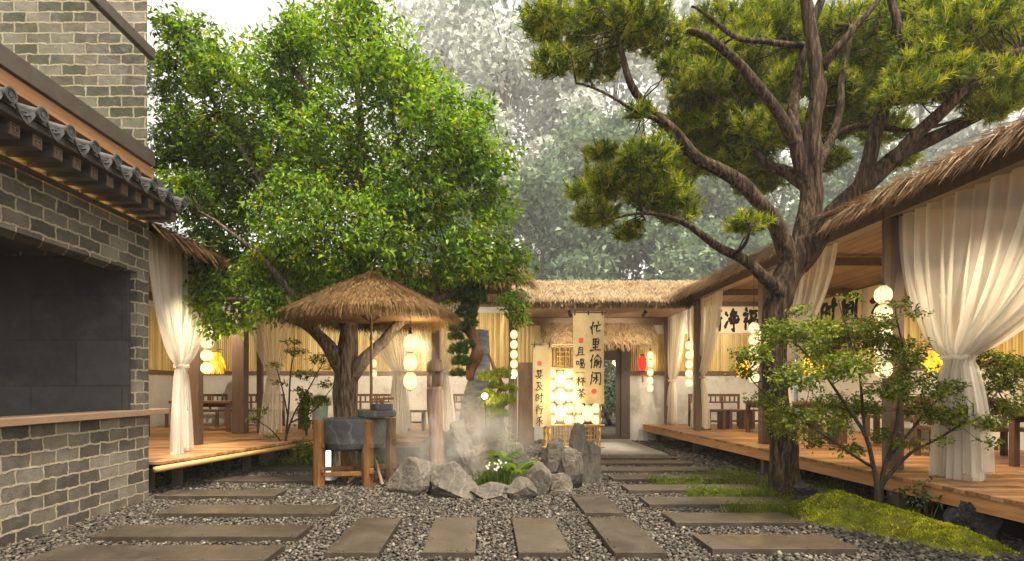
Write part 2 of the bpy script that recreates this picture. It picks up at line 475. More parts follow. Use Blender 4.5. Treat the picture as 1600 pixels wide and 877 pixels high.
M['paper'] = mat('cream_board', [(0.3, (0.66, 0.57, 0.43)), (0.7, (0.74, 0.66, 0.52))], ns=2, rough=0.8, bump=0, var=0.0)
M['ink'] = mat('black_ink', [(0.3, (0.008, 0.007, 0.006)), (0.7, (0.016, 0.014, 0.012))], ns=6, rough=0.7, bump=0, var=0.0, spec=0.2)
M['seal'] = mat('red_seal', [(0.3, (0.40, 0.035, 0.02)), (0.7, (0.52, 0.06, 0.03))], ns=20, rough=0.7, bump=0, var=0.0)
M['blackmetal'] = mat('black_metal', [(0.3, (0.012, 0.012, 0.012)), (0.7, (0.025, 0.025, 0.025))], ns=10, rough=0.4, bump=0, var=0.0)
M['rail'] = mat('bronze_metal', [(0.3, (0.085, 0.068, 0.058)), (0.7, (0.13, 0.105, 0.09))], ns=6, rough=0.35, bump=0, var=0.0, metal=0.4)
M['sill'] = mat('sill_brown', [(0.3, (0.20, 0.13, 0.085)), (0.7, (0.27, 0.18, 0.12))], scale=(4, 1, 4), ns=3, rough=0.45, bump=0.03, var=0.0)
M['rooftile'] = mat('dark_roof_tile', [(0.3, (0.028, 0.028, 0.029)), (0.7, (0.075, 0.074, 0.073))], ns=9, rough=0.55, bump=0.15, var=0.25)
M['rafter'] = mat('dark_rafter', [(0.3, (0.050, 0.042, 0.037)), (0.7, (0.095, 0.082, 0.072))], scale=(1, 8, 8), ns=2, rough=0.55, bump=0.05, var=0.2)
M['pebble'] = mat('grey_pebble', [(0.1, (0.0181, 0.0176, 0.0166)), (0.40, (0.0522, 0.0458, 0.0368)), (0.72, (0.1205, 0.1055, 0.0846)), (1.0, (0.2712, 0.2441, 0.1979))], ns=30, detail=3, rough=0.8, bump=0.1, bdist=0.004, var=0.72, spec=0.2)
M['soil'] = mat('dark_soil', [(0.3, (0.018, 0.016, 0.013)), (0.7, (0.05, 0.045, 0.038))], ns=12, rough=0.95, bump=0.5, var=0.0, spec=0.1)
M['pot'] = mat('grey_green_glaze', [(0.3, (0.2210, 0.2890, 0.2635)), (0.7, (0.3570, 0.4420, 0.3995))], ns=6, rough=0.5, bump=0.08, var=0.0)
M['lantern'] = emat('lit_paper', (1.0, 0.80, 0.42), 0.62)
_lt = M['lantern'].node_tree; _tc = _lt.nodes.new('ShaderNodeTexCoord'); _sx = _lt.nodes.new('ShaderNodeSeparateXYZ'); _lt.links.new(_tc.outputs['Generated'], _sx.inputs[0])
_rp = _lt.nodes.new('ShaderNodeValToRGB'); _lt.links.new(_sx.outputs[2], _rp.inputs[0]); _rp.color_ramp.elements[0].color = (0.33, 0.33, 0.33, 1); _rp.color_ramp.elements[1].color = (0.30, 0.30, 0.30, 1)
_e = _rp.color_ramp.elements.new(0.45); _e.color = (0.66, 0.66, 0.66, 1); _lt.links.new(_rp.outputs[0], _lt.nodes['Principled BSDF'].inputs['Emission Strength'])
M['lanternrib'] = mat('lantern_rib', [(0.3, (0.30, 0.19, 0.07)), (0.7, (0.40, 0.27, 0.11))], ns=6, rough=0.7, bump=0, var=0.0)
M['redlantern'] = emat('lit_red_silk', (0.85, 0.035, 0.02), 0.45)
M['goldlamp'] = emat('lit_gold_shade', (1.0, 0.50, 0.02), 0.5)
_g = NT('x'); _gl = M['goldlamp'].node_tree; _at = _gl.nodes.new('ShaderNodeAttribute'); _at.attribute_name = 'var'; _gr = _gl.nodes.new('ShaderNodeValToRGB')
_gr.color_ramp.elements[0].color = (0.75, 0.22, 0.005, 1); _gr.color_ramp.elements[1].color = (1.0, 0.68, 0.06, 1); _gl.links.new(_at.outputs['Fac'], _gr.inputs[0]); _gl.links.new(_gr.outputs[0], _gl.nodes['Principled BSDF'].inputs['Emission Color'])
bpy.data.materials.remove(_g.m)
M['globe'] = emat('lit_globe', (1.0, 0.88, 0.6), 6.0)
M['strip'] = emat('led_strip', (1.0, 0.55, 0.16), 2.5)
M['coolbox'] = emat('lit_white_box', (1.0, 0.95, 0.85), 2.0)
gl = NT('clear_glass')
_tp = gl.n('BsdfTransparent'); _tp.inputs[0].default_value = (0.93, 0.94, 0.93, 1); _gg = gl.n('BsdfGlossy'); _gg.inputs['Roughness'].default_value = 0.02
_lw = gl.n('LayerWeight'); _lw.inputs['Blend'].default_value = 0.5; _mx = gl.n('MixShader')
_k = gl.math('MULTIPLY_ADD', gl.math('POWER', _lw.outputs['Facing'], 4.0), 0.6); _k.node.inputs[2].default_value = 0.035
gl.l(_k, _mx.inputs[0]); gl.l(_tp.outputs[0], _mx.inputs[1]); gl.l(_gg.outputs[0], _mx.inputs[2]); gl.l(_mx.outputs[0], gl.out.inputs[0])
gl.t.nodes.remove(gl.p)
M['glass'] = gl.m


def lamp(name, loc, power, col=(1.0, 0.78, 0.48), parent=None, size=0.08, spot=None, aim=None):
    d = bpy.data.lights.new(name, 'SPOT' if spot else 'POINT')
    d.energy = power; d.color = col; d.shadow_soft_size = size
    if spot: d.spot_size = R(spot); d.spot_blend = 0.7
    o = bpy.data.objects.new(name, d); C.objects.link(o)
    off = origin(parent) if parent is not None else Vector((0, 0, 0))
    if parent is not None: o.parent = parent
    o.location = Vector(loc) - off
    if aim is not None:
        o.rotation_euler = (Vector(aim) - Vector(loc)).to_track_quat('-Z', 'Y').to_euler()
    return o
# ------------------------------------------------------------------ vegetation and thatch generators
def unit(a):
    return a / np.maximum(np.linalg.norm(a, axis=-1, keepdims=True), 1e-9)


def rand_dirs(n):
    return unit(rng.normal(size=(n, 3)))


def leaves_geo(pos, fwd, up, L, W, var, fold=0.25):
    """each leaf: a folded diamond (base, left, tip, right, two extra for a fuller shape)"""
    n = len(pos); fwd = unit(fwd); side = unit(np.cross(fwd, up)); nrm = np.cross(side, fwd)
    L = L[:, None]; W = W[:, None]
    b = pos; t = pos + fwd * L - nrm * L * 0.12
    m = pos + fwd * L * 0.45
    l_ = m - side * W * 0.5 + nrm * W * fold
    r_ = m + side * W * 0.5 + nrm * W * fold
    V = np.stack([b, r_, t, l_], axis=1).reshape(-1, 3)
    k = np.arange(n)[:, None] * 4
    F = np.concatenate([k + np.array([[0, 1, 2]]), k + np.array([[0, 2, 3]])], axis=0)
    return V, F, np.repeat(var, 4)


def strands(Pn, D, N, L, W, droop, var):
    """straw blades: root P, direction D, surface normal N"""
    n = len(Pn); D = unit(D); Sd = unit(np.cross(D, N)); L = L[:, None]; W = W[:, None] * 0.5
    lift = rng.uniform(0.004, 0.03, (n, 1))
    p0 = Pn; p1 = Pn + D * L * 0.55 + N * lift
    p2 = Pn + D * L + N * lift * 0.6; p2[:, 2] -= droop
    p1[:, 2] -= droop * 0.25
    V = np.stack([p0 - Sd * W, p0 + Sd * W, p1 - Sd * W * 0.9, p1 + Sd * W * 0.9, p2 - Sd * W * 0.25, p2 + Sd * W * 0.25], axis=1).reshape(-1, 3)
    k = np.arange(n)[:, None] * 6
    F = np.concatenate([k + np.array([[0, 1, 3, 2]]), k + np.array([[2, 3, 5, 4]])], axis=0)
    return V, F, np.repeat(var, 6)


def join(geos):
    V = []; F = []; A = []; n = 0
    for v, f, a in geos:
        V.append(v); F.append(f + n); A.append(a); n += len(v)
    return np.concatenate(V), np.concatenate(F), np.concatenate(A)


def thatch_patch(eA, eB, rA, rB, n, L=(0.25, 0.5), W=(0.008, 0.02), edge=0, edgeL=(0.25, 0.45), jitter=0.18):
    """eave from eA to eB, ridge from rA to rB: blades lying down the slope, with `edge` more hanging over the eave"""
    eA, eB, rA, rB = [np.array(Vector(q)[:]) for q in (eA, eB, rA, rB)]
    out = []
    for cnt, isedge in ((n, False), (edge, True)):
        if not cnt: continue
        u = rng.uniform(0, 1, cnt)[:, None]
        v = (rng.uniform(0.0, 0.14, cnt) if isedge else rng.uniform(0.0, 1.0, cnt))[:, None]
        e = eA + (eB - eA) * u; r = rA + (rB - rA) * u
        p = e + (r - e) * v
        d = unit(e - r); al = unit((eB - eA)[None, :]).repeat(cnt, 0)
        nn = unit(np.cross(al, d)); nn *= np.sign(nn[:, 2:3] + 1e-6)
        d = unit(d + al * rng.normal(0, jitter, (cnt, 1)))
        if isedge:
            p = p - nn * rng.uniform(0.0, 0.075, (cnt, 1))
            LL = rng.uniform(*edgeL, cnt); dr = rng.uniform(0.0, 0.55, cnt) * LL
        else:
            LL = rng.uniform(*L, cnt); dr = rng.uniform(0.0, 0.08, cnt) * LL * (v[:, 0] < 0.25)
            p = p + nn * rng.uniform(0.0, 0.05, (cnt, 1))
        out.append(strands(p, d, nn, LL, rng.uniform(*W, cnt), dr, rng.uniform(0, 1, cnt)))
    return join(out)


def slab_under(mb, eA, eB, rA, rB, th=0.10):
    q = [Vector(p) for p in (eA, eB, rB, rA)]
    dn = Vector((0, 0, -th))
    mb.hexa([p + dn for p in q] + q, 0.3)


def smooth_path(pts, sub=4):
    """Catmull-Rom through (Vector, r) pairs"""
    out = []; n = len(pts)
    for i in range(n - 1):
        p0, p1, p2, p3 = pts[max(i - 1, 0)], pts[i], pts[i + 1], pts[min(i + 2, n - 1)]
        for k in range(sub):
            t = k / sub
            f = lambda a, b, c, d: 0.5 * (2 * b + (c - a) * t + (2 * a - 5 * b + 4 * c - d) * t * t + (3 * b - a - 3 * c + d) * t ** 3)
            out.append((f(p0[0], p1[0], p2[0], p3[0]), max(0.002, f(p0[1], p1[1], p2[1], p3[1]))))
    out.append(pts[-1])
    return out


def limb(mb, spec, seg=10, lump=0.12, sub=4, wob=0.02):
    pts = [(P(px, py, Y), r / FPX * Y) for (px, py, Y, r) in spec]
    sp = smooth_path(pts, sub)
    res = []
    for i, (p, r) in enumerate(sp):
        if 0 < i < len(sp) - 1:
            p = p + Vector((mnoise.noise(p * 2.1), mnoise.noise(p * 2.1 + Vector((9, 3, 1))), mnoise.noise(p * 2.1 + Vector((2, 8, 5))))) * wob
        res.append((p, r))
    mb.tube([q[0] for q in res], [q[1] for q in res], seg, lump=lump)
    return [q[0] for q in res]


def lobes_points(lobes, per, flat=1.0, power=0.45, dY=1.0):
    """cluster centres near the shells of many lobes given as (px, py, r_px, Y)"""
    out = []; outn = []
    for (px, py, r, Y) in lobes:
        c = np.array(P(px, py, Y)[:]); rm = r / FPX * Y
        n = max(3, int(per * rm * rm))
        d = rand_dirs(n); rad = rng.uniform(0.08, 1, (n, 1)) ** power
        q = d * rad * rm * np.array([1, dY, flat])
        q *= 1 + 0.16 * np.sin(q[:, :1] * 9 + c[0] * 7) * np.cos(q[:, 2:3] * 8 + c[2] * 3)
        out.append(c + q); outn.append(d)
    return np.concatenate(out), np.concatenate(outn)


def leaf_clusters(cent, nout, per, spread, L, W, up_bias=0.5, droop=0.25, varfn=None):
    n = len(cent)
    base = np.repeat(cent, per, 0); on = np.repeat(nout, per, 0)
    tot = n * per
    tw = unit(np.repeat(rng.normal(size=(n, 3)) * [1, 1, 0.4], per, 0))
    t = rng.uniform(-1, 1, (tot, 1))
    pos = base + tw * t * spread + rng.normal(0, spread * 0.3, (tot, 3))
    fwd = unit(tw * 0.6 * np.sign(t) + on * 0.45 + rng.normal(0, 0.55, (tot, 3)) + np.array([0, 0, -droop]))
    up = unit(rng.normal(0, 0.45, (tot, 3)) + np.array([0, 0, up_bias]) + on * 0.35)
    LL = rng.uniform(*L, tot); WW = LL * rng.uniform(*W, tot)
    v = np.clip(np.repeat(rng.uniform(0.1, 0.75, n), per) + rng.normal(0, 0.2, tot), 0, 1)
    return leaves_geo(pos, fwd, up, LL, WW, v)


def twigs(mb, limbs, cents, n, r0=0.012, r1=0.003, lmax=0.95):
    """thin crooked twigs from the nearest limb points to some of the leaf clusters"""
    lp = np.array([q[:] for l in limbs for q in l])
    idx = rng.choice(len(cents), min(n, len(cents)), replace=False)
    for i in idx:
        c = cents[i]; d = np.linalg.norm(lp - c, axis=1) + 0.4 * np.maximum(0, lp[:, 2] - c[2])
        a = Vector(lp[int(np.argmin(d))]); b = Vector(c)
        L = (b - a).length
        if L < 0.05 or L > lmax: continue
        m1 = a.lerp(b, 0.35) + Vector(rng.normal(0, 0.08, 3)) * L + Vector((0, 0, 0.05 * L))
        m2 = a.lerp(b, 0.7) + Vector(rng.normal(0, 0.06, 3)) * L
        k = min(1.0, 0.4 + L)
        mb.tube([a, m1, m2, b], [r0 * k, r0 * 0.75 * k, r0 * 0.5 * k, r1], 5)


def tufts_geo(cent, nout, needles, L, Wn, spread=0.9, upb=0.5):
    n = len(cent); tot = n * needles
    ax = unit(nout * 0.7 + rng.normal(0, 0.35, (n, 3)) + np.array([0, 0, upb]))
    c = np.repeat(cent, needles, 0); a = np.repeat(ax, needles, 0)
    d = unit(a * rng.uniform(0.25, 1.2, (tot, 1)) + rng.normal(0, spread * 0.6, (tot, 3)))
    LL = rng.uniform(*L, tot)[:, None]
    side = unit(np.cross(d, rng.normal(size=(tot, 3)))) * Wn
    s = c + a * rng.uniform(-0.5, 0.4, (tot, 1)) * L[1]
    V = np.stack([s - side, s + side, s + d * LL], axis=1).reshape(-1, 3)
    F = np.arange(tot * 3).reshape(-1, 3)
    v = np.clip(np.repeat(rng.beta(0.9, 1.2, n) * 0.9, needles) + rng.normal(0, 0.1, tot), 0, 1)
    var = np.stack([v * 0.7, v * 0.7, np.clip(v + 0.2, 0, 1)], 1).ravel()
    return V, F, var


def blades_geo(pos, h, W, lean, var):
    n = len(pos); a = rng.uniform(0, 2 * np.pi, n)
    side = np.stack([np.cos(a), np.sin(a), np.zeros(n)], 1) * W[:, None] * 0.5
    ln = rng.normal(0, 1, (n, 3)) * [1, 1, 0] * lean * h[:, None]
    up = np.array([0, 0, 1.0]) * h[:, None]
    m = pos + up * 0.6 + ln * 0.35; t = pos + up * rng.uniform(0.75, 1, (n, 1)) + ln
    V = np.stack([pos - side, pos + side, m + side * 0.7, m - side * 0.7, t], 1).reshape(-1, 3)
    k = np.arange(n)[:, None] * 5
    F = np.concatenate([k + np.array([[0, 1, 2]]), k + np.array([[0, 2, 3]]), k + np.array([[3, 2, 4]])], 0)
    return V, F, np.repeat(var, 5)


def rock_mesh(seed, size, loc, sub=5, cuts=14, rough=0.06, ang=0.0, base=0.25, jag=0.0, boxy=1.0, STRI=0.5, tap=0.0):
    """a boulder: a ball cut flat by random planes, roughened, standing on its base"""
    rd = random.Random(seed)
    bm = bmesh.new(); bmesh.ops.create_icosphere(bm, subdivisions=sub, radius=1); bm.verts.index_update()
    pl = []
    for _ in range(cuts):
        d = Vector((rd.gauss(0, 1), rd.gauss(0, 1), rd.gauss(0, 0.8))).normalized()
        pl.append((d, rd.uniform(0.55, 0.86)))
    so = Vector((seed * 3.1, seed * 1.7, seed * 0.9))
    for v in bm.verts:
        p = v.co.copy()
        if boxy != 1.0: p = Vector([math.copysign(abs(q) ** boxy, q) for q in p]) * 0.86
        for d, k in pl:
            e = p.dot(d) - k
            if e > 0: p -= d * e
        q = p * 1.6 + so
        p *= 1 + rough * (mnoise.noise(q) * 1.4 + mnoise.noise(q * 2.7) * 0.7 + mnoise.noise(q * 6) * 0.4 + mnoise.noise(q * 14) * 0.22 - abs(mnoise.noise(Vector((q.x * 3.1, q.y * 3.1, q.z * 0.8)))) * STRI)
        if jag: p.z *= 1 + jag * mnoise.noise(Vector((p.x * 3, p.y * 3, seed)))
        if tap: k_ = 1 - tap * max(0.0, (p.z + 0.6) / 1.6); p.x *= k_; p.y *= k_
        v.co = p
    cr, sr = math.cos(ang), math.sin(ang)
    vs = []
    for v in bm.verts:
        x, y, z = v.co.x * size[0], v.co.y * size[1], v.co.z * size[2]
        z = max(z, -size[2] * base * 2.2)
        vs.append((loc[0] + x * cr - y * sr, loc[1] + x * sr + y * cr, loc[2] + z + size[2] * base * 1.6))
    fs = [[l.vert.index for l in f.loops] for f in bm.faces]
    bm.free()
    return vs, fs


def rock(seed, size, loc, m, label=None, parent=None, name='boulder', cat='rock', group=None, **kw):
    mb = MB(); vs, fs = rock_mesh(seed, size, loc, **kw); mb.add(vs, fs, 0.5)
    if parent is not None:
        return mb.build(name, m, parent, smooth=True)
    o = mb.build(name, m, None, loc=loc)
    return tag(o, label, cat, group)
# ------------------------------------------------------------------ brush lettering
GLYPH = {
 '忙': '12,40 18,58;29,14 28,90;38,34 43,45;66,8 73,22;48,35 92,28;60,34 57,70 93,66',
 '里': '30,12 31,50;30,13 72,11 68,50;32,30 68,29;32,48 68,47;50,12 50,84;34,67 68,64;12,86 92,83',
 '偷': '30,8 8,48;22,32 22,92;64,6 38,36;62,8 94,32;52,35 72,33;46,45 40,88;46,45 62,44 61,86;46,57 61,56;45,69 61,68;75,46 75,72;89,38 88,90 78,82',
 '闲': '22,6 30,18;20,22 15,92;40,13 86,12 84,90 72,80;34,42 70,39;52,24 52,82;52,44 32,68;53,44 72,62',
 '且': '34,12 31,80;34,12 68,11 68,80;33,34 67,33;33,57 67,56;8,83 93,80',
 '喝': '8,30 12,62;9,30 31,28 28,58;12,58 29,56;49,10 49,40;49,10 79,9 77,40;49,25 76,24;49,40 76,39;50,44 37,64;46,54 87,51 82,90 70,84;62,60 50,76;62,60 70,70;50,76 50,86 71,83',
 '一': '8,50 50,46 93,50',
 '杯': '5,34 44,29;27,8 26,92;26,34 6,68;28,38 43,54;47,22 95,17;73,21 44,60;70,40 70,92;76,42 94,60',
 '茶': '10,20 90,16;35,7 37,31;65,6 60,31;50,28 8,62;51,28 94,58;27,63 74,60;50,47 50,95 40,88;40,70 22,87;60,70 80,85',
 '要': '14,12 86,9;24,24 28,46;24,24 79,22 74,45;43,12 43,44;58,11 58,44;28,45 74,44;47,50 32,72 75,93;67,58 52,80 20,95;6,67 94,62',
 '及': '14,15 65,13 53,42 82,41 58,74 14,94;35,16 30,60 6,92;36,44 58,72 96,92',
 '时': '10,20 10,74;10,20 36,18 36,72;10,46 36,45;10,72 36,71;43,34 96,29;76,6 76,92 60,82;52,50 61,65',
 '行': '36,6 10,32;36,30 6,60;24,50 24,94;50,22 88,19;44,45 96,42;73,44 72,92 58,84',
 '乐': '72,7 26,20 21,45 90,42;52,26 52,92 40,84;34,56 14,80;66,56 88,78',
 '清': '9,13 24,26;5,40 20,50;6,88 26,58;40,16 90,13;44,29 84,27;33,43 97,40;65,4 65,42;46,52 43,94;46,52 83,50 82,92 72,86;46,65 82,63;46,77 82,76',
 '净': '7,20 22,34;5,80 24,52;52,6 33,30;48,18 76,16 62,32;40,34 82,32 81,62;29,49 97,46;40,63 81,61;61,32 60,94 46,86',
 '福': '22,6 31,18;7,29 37,26 6,62;24,44 24,94;28,48 39,61;45,14 94,11;54,24 54,42;54,24 87,22 84,42;54,41 84,40;48,52 48,92;48,52 93,50 91,92;48,71 91,70;70,52 70,90;48,91 91,89',
 '间': '22,6 30,18;20,22 16,94;40,13 86,12 84,92 72,84;38,36 38,76;38,36 64,35 64,76;38,55 64,54;38,75 64,74',
 '老': '24,22 74,19;49,4 49,42;8,43 94,39;82,12 10,86;68,54 40,68;41,52 40,87 90,84 88,70',
}


def brush(mb, ch, ox, oz, w_, h_, to, weight=7.0, seed=1, slant=-0.06):
    """strokes of one character as tapering brush marks; to(x, z, k) puts board coordinates into the scene"""
    rd = random.Random(ord(ch) * 7 + seed); k = 0
    for st in GLYPH[ch].split(';'):
        pts = [tuple(float(q) for q in p.split(',')) for p in st.split()]
        pts = [(x + rd.uniform(-2.5, 2.5), y + rd.uniform(-2.5, 2.5)) for x, y in pts]
        q = []
        for i in range(len(pts) - 1):
            (x0, y0), (x1, y1) = pts[i], pts[i + 1]
            n = max(3, int(math.hypot(x1 - x0, y1 - y0) / 9))
            bow = rd.uniform(-0.07, 0.07)
            for j in range(n + (i == len(pts) - 2)):
                t = j / n; b = bow * math.sin(math.pi * t)
                q.append((x0 + (x1 - x0) * t - (y1 - y0) * b, y0 + (y1 - y0) * t + (x1 - x0) * b))
        n = len(q); L = []; Rr = []
        for i in range(n):
            a = q[max(i - 1, 0)]; b = q[min(i + 1, n - 1)]
            dx, dy = b[0] - a[0], b[1] - a[1]; d = math.hypot(dx, dy) + 1e-6
            t = i / (n - 1)
            horiz = abs(dx) / d
            ww = weight * (0.62 + 0.5 * math.cos(t * math.pi * 2) * 0.5 + 0.25 * (1 - horiz)) * (1 - 0.55 * max(0, t - 0.72) / 0.28) * rd.uniform(0.86, 1.16)
            L.append((q[i][0] - dy / d * ww, q[i][1] + dx / d * ww)); Rr.append((q[i][0] + dy / d * ww, q[i][1] - dx / d * ww))
        a = q[0]; b = q[1]; d = math.hypot(b[0] - a[0], b[1] - a[1]) + 1e-6
        cap = (a[0] - (b[0] - a[0]) / d * weight * 0.8, a[1] - (b[1] - a[1]) / d * weight * 0.8 - 1)
        loop = [cap] + L + Rr[::-1]
        vs = []
        for (x, y) in loop:
            x = x + slant * (y - 50)
            vs.append(to(ox + (x / 100) * w_, oz - (y / 100) * h_, k))
        m = len(L)
        fs = [[0, 1, 2 * m]] + [[1 + i, 2 + i, 2 * m - 1 - i, 2 * m - i] for i in range(m - 1)]
        mb.add(vs, fs, 0.5); k += 1


def seal(parent, x, z, s_, to, rnd=False):
    mb = MB(); n = 20 if rnd else 4
    vs = [to(x + s_ * math.cos(2 * math.pi * (i + 0.5) / n) * (1 if rnd else 1.41) * 0.5, z + s_ * math.sin(2 * math.pi * (i + 0.5) / n) * (1 if rnd else 1.41) * 0.5, 2) for i in range(n)]
    mb.add(vs, [list(range(n))[::-1]], 0.5)
    return mb.build('seal', M['seal'], parent)


# ------------------------------------------------------------------ ground
GR = MB(); GR.add([(-300, -60, -0.012), (300, -60, -0.012), (300, 410, -0.012), (-300, 410, -0.012)], [[0, 1, 2, 3]], 0.5)
tag(GR.build('ground', M['soil'], None, loc=(0, 0, -0.012)), kind='structure')

SLABT = 0.055
# (name of the place, x0, x1, y0, y1)
slabs = [
 (-3.50, -1.68, 4.18, 4.595, 'wide brown stone slab at the bottom left corner beside the brick counter'),
 (-3.49, -1.666, 4.868, 5.28, 'wide brown stone slab along the brick counter, second from the left foreground'),
 (-3.447, -1.63, 5.767, 6.18, 'wide brown stone slab just behind the corner of the brick counter'),
 (-4.03, -2.567, 6.71, 7.12, 'brown stone slab reaching the left timber deck, ahead of the stone mill'),
 (-3.95, -2.15, 7.81, 8.22, 'brown stone slab that ends beside the left legs of the stone mill'),
 (-3.90, -1.53, 8.96, 9.37, 'farthest left stone slab, passing behind the stone mill by the grass'),
 (-1.284, -0.854, 4.40, 5.58, 'lengthwise stone slab in the foreground, leftmost of the row of four'),
 (-0.514, -0.088, 4.40, 5.58, 'lengthwise stone slab in the foreground, second from left in the row of four'),
 (0.254, 0.674, 4.40, 5.58, 'lengthwise stone slab in the foreground, third from left in the row of four'),
 (1.017, 1.437, 4.40, 5.58, 'lengthwise stone slab in the foreground, rightmost of the row of four'),
 (1.03, 1.45, 5.81, 6.77, 'short lengthwise stone slab lying behind the front row near the rocks'),
 (1.835, 3.037, 4.498, 4.93, 'nearest crosswise stone slab on the right, beside the moss mound'),
 (1.838, 3.097, 5.38, 5.80, 'second crosswise stone slab on the right, touching the moss mound'),
 (1.83, 3.46, 6.23, 6.65, 'third crosswise stone slab on the right, running into the grass below the pine'),
 (1.82, 3.57, 7.086, 7.50, 'fourth crosswise stone slab on the right, half grown over beside the pine trunk'),
 (1.83, 3.49, 7.947, 8.36, 'fifth crosswise stone slab on the right, behind the grass patch'),
 (1.81, 3.585, 8.785, 9.20, 'sixth crosswise stone slab, third before the concrete landing'),
 (1.83, 3.58, 9.61, 10.02, 'seventh crosswise stone slab, second before the concrete landing'),
 (1.83, 3.56, 10.36, 10.72, 'last crosswise stone slab right before the concrete landing'),
]
for (x0, x1, y0, y1, lab) in slabs:
    mb = MB().box(x0, x1, y0, y1, -0.01, SLABT)
    o = mb.build('stepping_slab', M['slab'], None, loc=((x0 + x1) / 2, (y0 + y1) / 2, 0), bevel=0.006)
    tag(o, lab, 'stone slab', 'brown stepping slabs across the gravel')
o = MB().box(1.35, 3.62, 11.0, 14.3, -0.01, SLABT - 0.004).build('path', M['concrete'], None, loc=(2.5, 12.6, 0), bevel=0.006)
tag(o, kind='structure')

# gravel: real pebbles
ico_bm = bmesh.new(); bmesh.ops.create_icosphere(ico_bm, subdivisions=1, radius=1); ico_bm.verts.index_update()
IV = np.array([v.co[:] for v in ico_bm.verts]); IF = np.array([[l.vert.index for l in f.loops] for f in ico_bm.faces]); ico_bm.free()


def pebble_field(x0, x1, y0, y1, sp):
    gx, gy = np.meshgrid(np.arange(x0, x1, sp), np.arange(y0, y1, sp))
    p = np.stack([gx.ravel(), gy.ravel()], 1) + rng.uniform(-0.5, 0.5, (gx.size, 2)) * sp
    keep = (p[:, 0] > -4.12) | (p[:, 1] > 6.72)
    vis = np.abs(p[:, 0] + (p[:, 1] * 40 / FPX) * -1) < p[:, 1] * 0.98 + 0.2
    keep &= vis
    for (a, b, c, d, _) in slabs:
        keep &= ~((p[:, 0] > a - 0.004) & (p[:, 0] < b + 0.004) & (p[:, 1] > c - 0.004) & (p[:, 1] < d + 0.004))
    keep &= ~((p[:, 0] > 1.35) & (p[:, 0] < 3.62) & (p[:, 1] > 11))
    p = p[keep]; n = len(p)
    s = sp * (0.30 + 0.62 * rng.beta(1.6, 2.6, (n, 1)) + 0.10) * np.array([1.0, 0.72, 0.52]) * rng.uniform(0.8, 1.2, (n, 3))
    V = IV[None] * (1 + 0.16 * rng.normal(size=(n, 42 if len(IV) == 42 else len(IV), 1)))
    V = V * s[:, None, :]
    a = rng.uniform(0, 2 * np.pi, n); tl = rng.normal(0, 0.35, n)
    ct, st = np.cos(tl)[:, None], np.sin(tl)[:, None]
    X, Y, Z = V[..., 0], V[..., 1], V[..., 2]
    X, Z = X * ct + Z * st, -X * st + Z * ct
    ca, sa = np.cos(a)[:, None], np.sin(a)[:, None]
    X, Y = X * ca - Y * sa, X * sa + Y * ca
    z = rng.uniform(-0.006, 0.014, n)[:, None]
    V = np.stack([X + p[:, :1], Y + p[:, 1:2], Z + z], -1).reshape(-1, 3)
    F = (np.arange(n)[:, None, None] * len(IV) + IF[None]).reshape(-1, 3)
    return V, F, np.repeat(np.clip(rng.normal(0.42, 0.24, n), 0, 1), len(IV))


def slab_grit(n):
    out = []
    for _ in range(n):                                   # a few pebbles kicked onto the slab edges
        a, b, c, d, _l = slabs[rng.integers(len(slabs))]
        e = abs(rng.normal(0, 0.03)) + 0.008
        p = [(a + e, rng.uniform(c, d)), (b - e, rng.uniform(c, d)), (rng.uniform(a, b), d - e), (rng.uniform(a, b), c + e)][rng.integers(4)]
        s_ = rng.uniform(0.004, 0.012); t = rng.uniform(0, 6.28)
        V = IV * np.array([s_, s_ * 0.75, s_ * 0.5]) * (1 + 0.12 * rng.normal(size=(len(IV), 1)))
        V = np.stack([V[:, 0] * math.cos(t) - V[:, 1] * math.sin(t) + p[0], V[:, 0] * math.sin(t) + V[:, 1] * math.cos(t) + p[1], V[:, 2] + SLABT + s_ * 0.4], 1)
        out.append((V, IF, np.full(len(IV), rng.uniform(0.2, 0.8))))
    return join(out)


g = join([pebble_field(-4.3, 4.8, 3.8, 6.6, 0.033), pebble_field(-5.2, 5.4, 6.6, 9.4, 0.041), slab_grit(420), pebble_field(-5.4, 5.4, 9.4, 14.2, 0.062)])
tag(np_obj('gravel', *g, M['pebble'], loc=(0, 7, 0), smooth=True), kind='stuff', label='loose grey and black pebbles covering the courtyard floor')

# ------------------------------------------------------------------ air
hz = NT('pale_haze'); pv_ = hz.n('VolumePrincipled'); pv_.inputs['Density'].default_value = HAZE; pv_.inputs['Color'].default_value = (0.93, 0.95, 0.97, 1); pv_.inputs['Anisotropy'].default_value = 0.2
hz.t.nodes.remove(hz.p); hz.l(pv_.outputs[0], hz.out.inputs['Volume'])
o = MB().box(-320, 320, -80, 420, -1.1, 86).build('haze', hz.m, None, loc=(0, 30, -1.1)); tag(o, kind='stuff', label='pale misty air over the courtyard')

# ------------------------------------------------------------------ brick building on the left
bb = thing('brick_building', 'grey brick building with counter opening, tiled eave and glass balcony', 'building', (-4.6, 5.5, 0))
WX = -4.1
MB().box(WX - 0.25, WX, 1.5, 6.72, -0.02, 1.03).build('counter_wall', M['brick'], bb)
mb = MB().box(WX - 0.25, WX, 1.5, 6.72, 2.72, 3.62)
mb.box(WX - 0.25, WX, 6.5, 6.72, 1.03, 2.72)
mb.build('upper_wall', M['brick'], bb)
MB().box(-9, WX - 0.252, 6.50, 6.70, -0.02, 3.6).build('end_wall', M['brick'], bb)
MB().box(-9, WX - 0.075, 6.44, 6.495, 0.2, 2.9).build('tiled_panel', M['tile'], bb)
MB().box(-9, WX - 0.252, 1.5, 6.43, 2.95, 3.05).build('ceiling', M['greywood'], bb)
MB().box(WX - 0.30, -4.03, 1.5, 7.05, 1.032, 1.10).build('sill', M['sill'], bb, bevel=0.005)
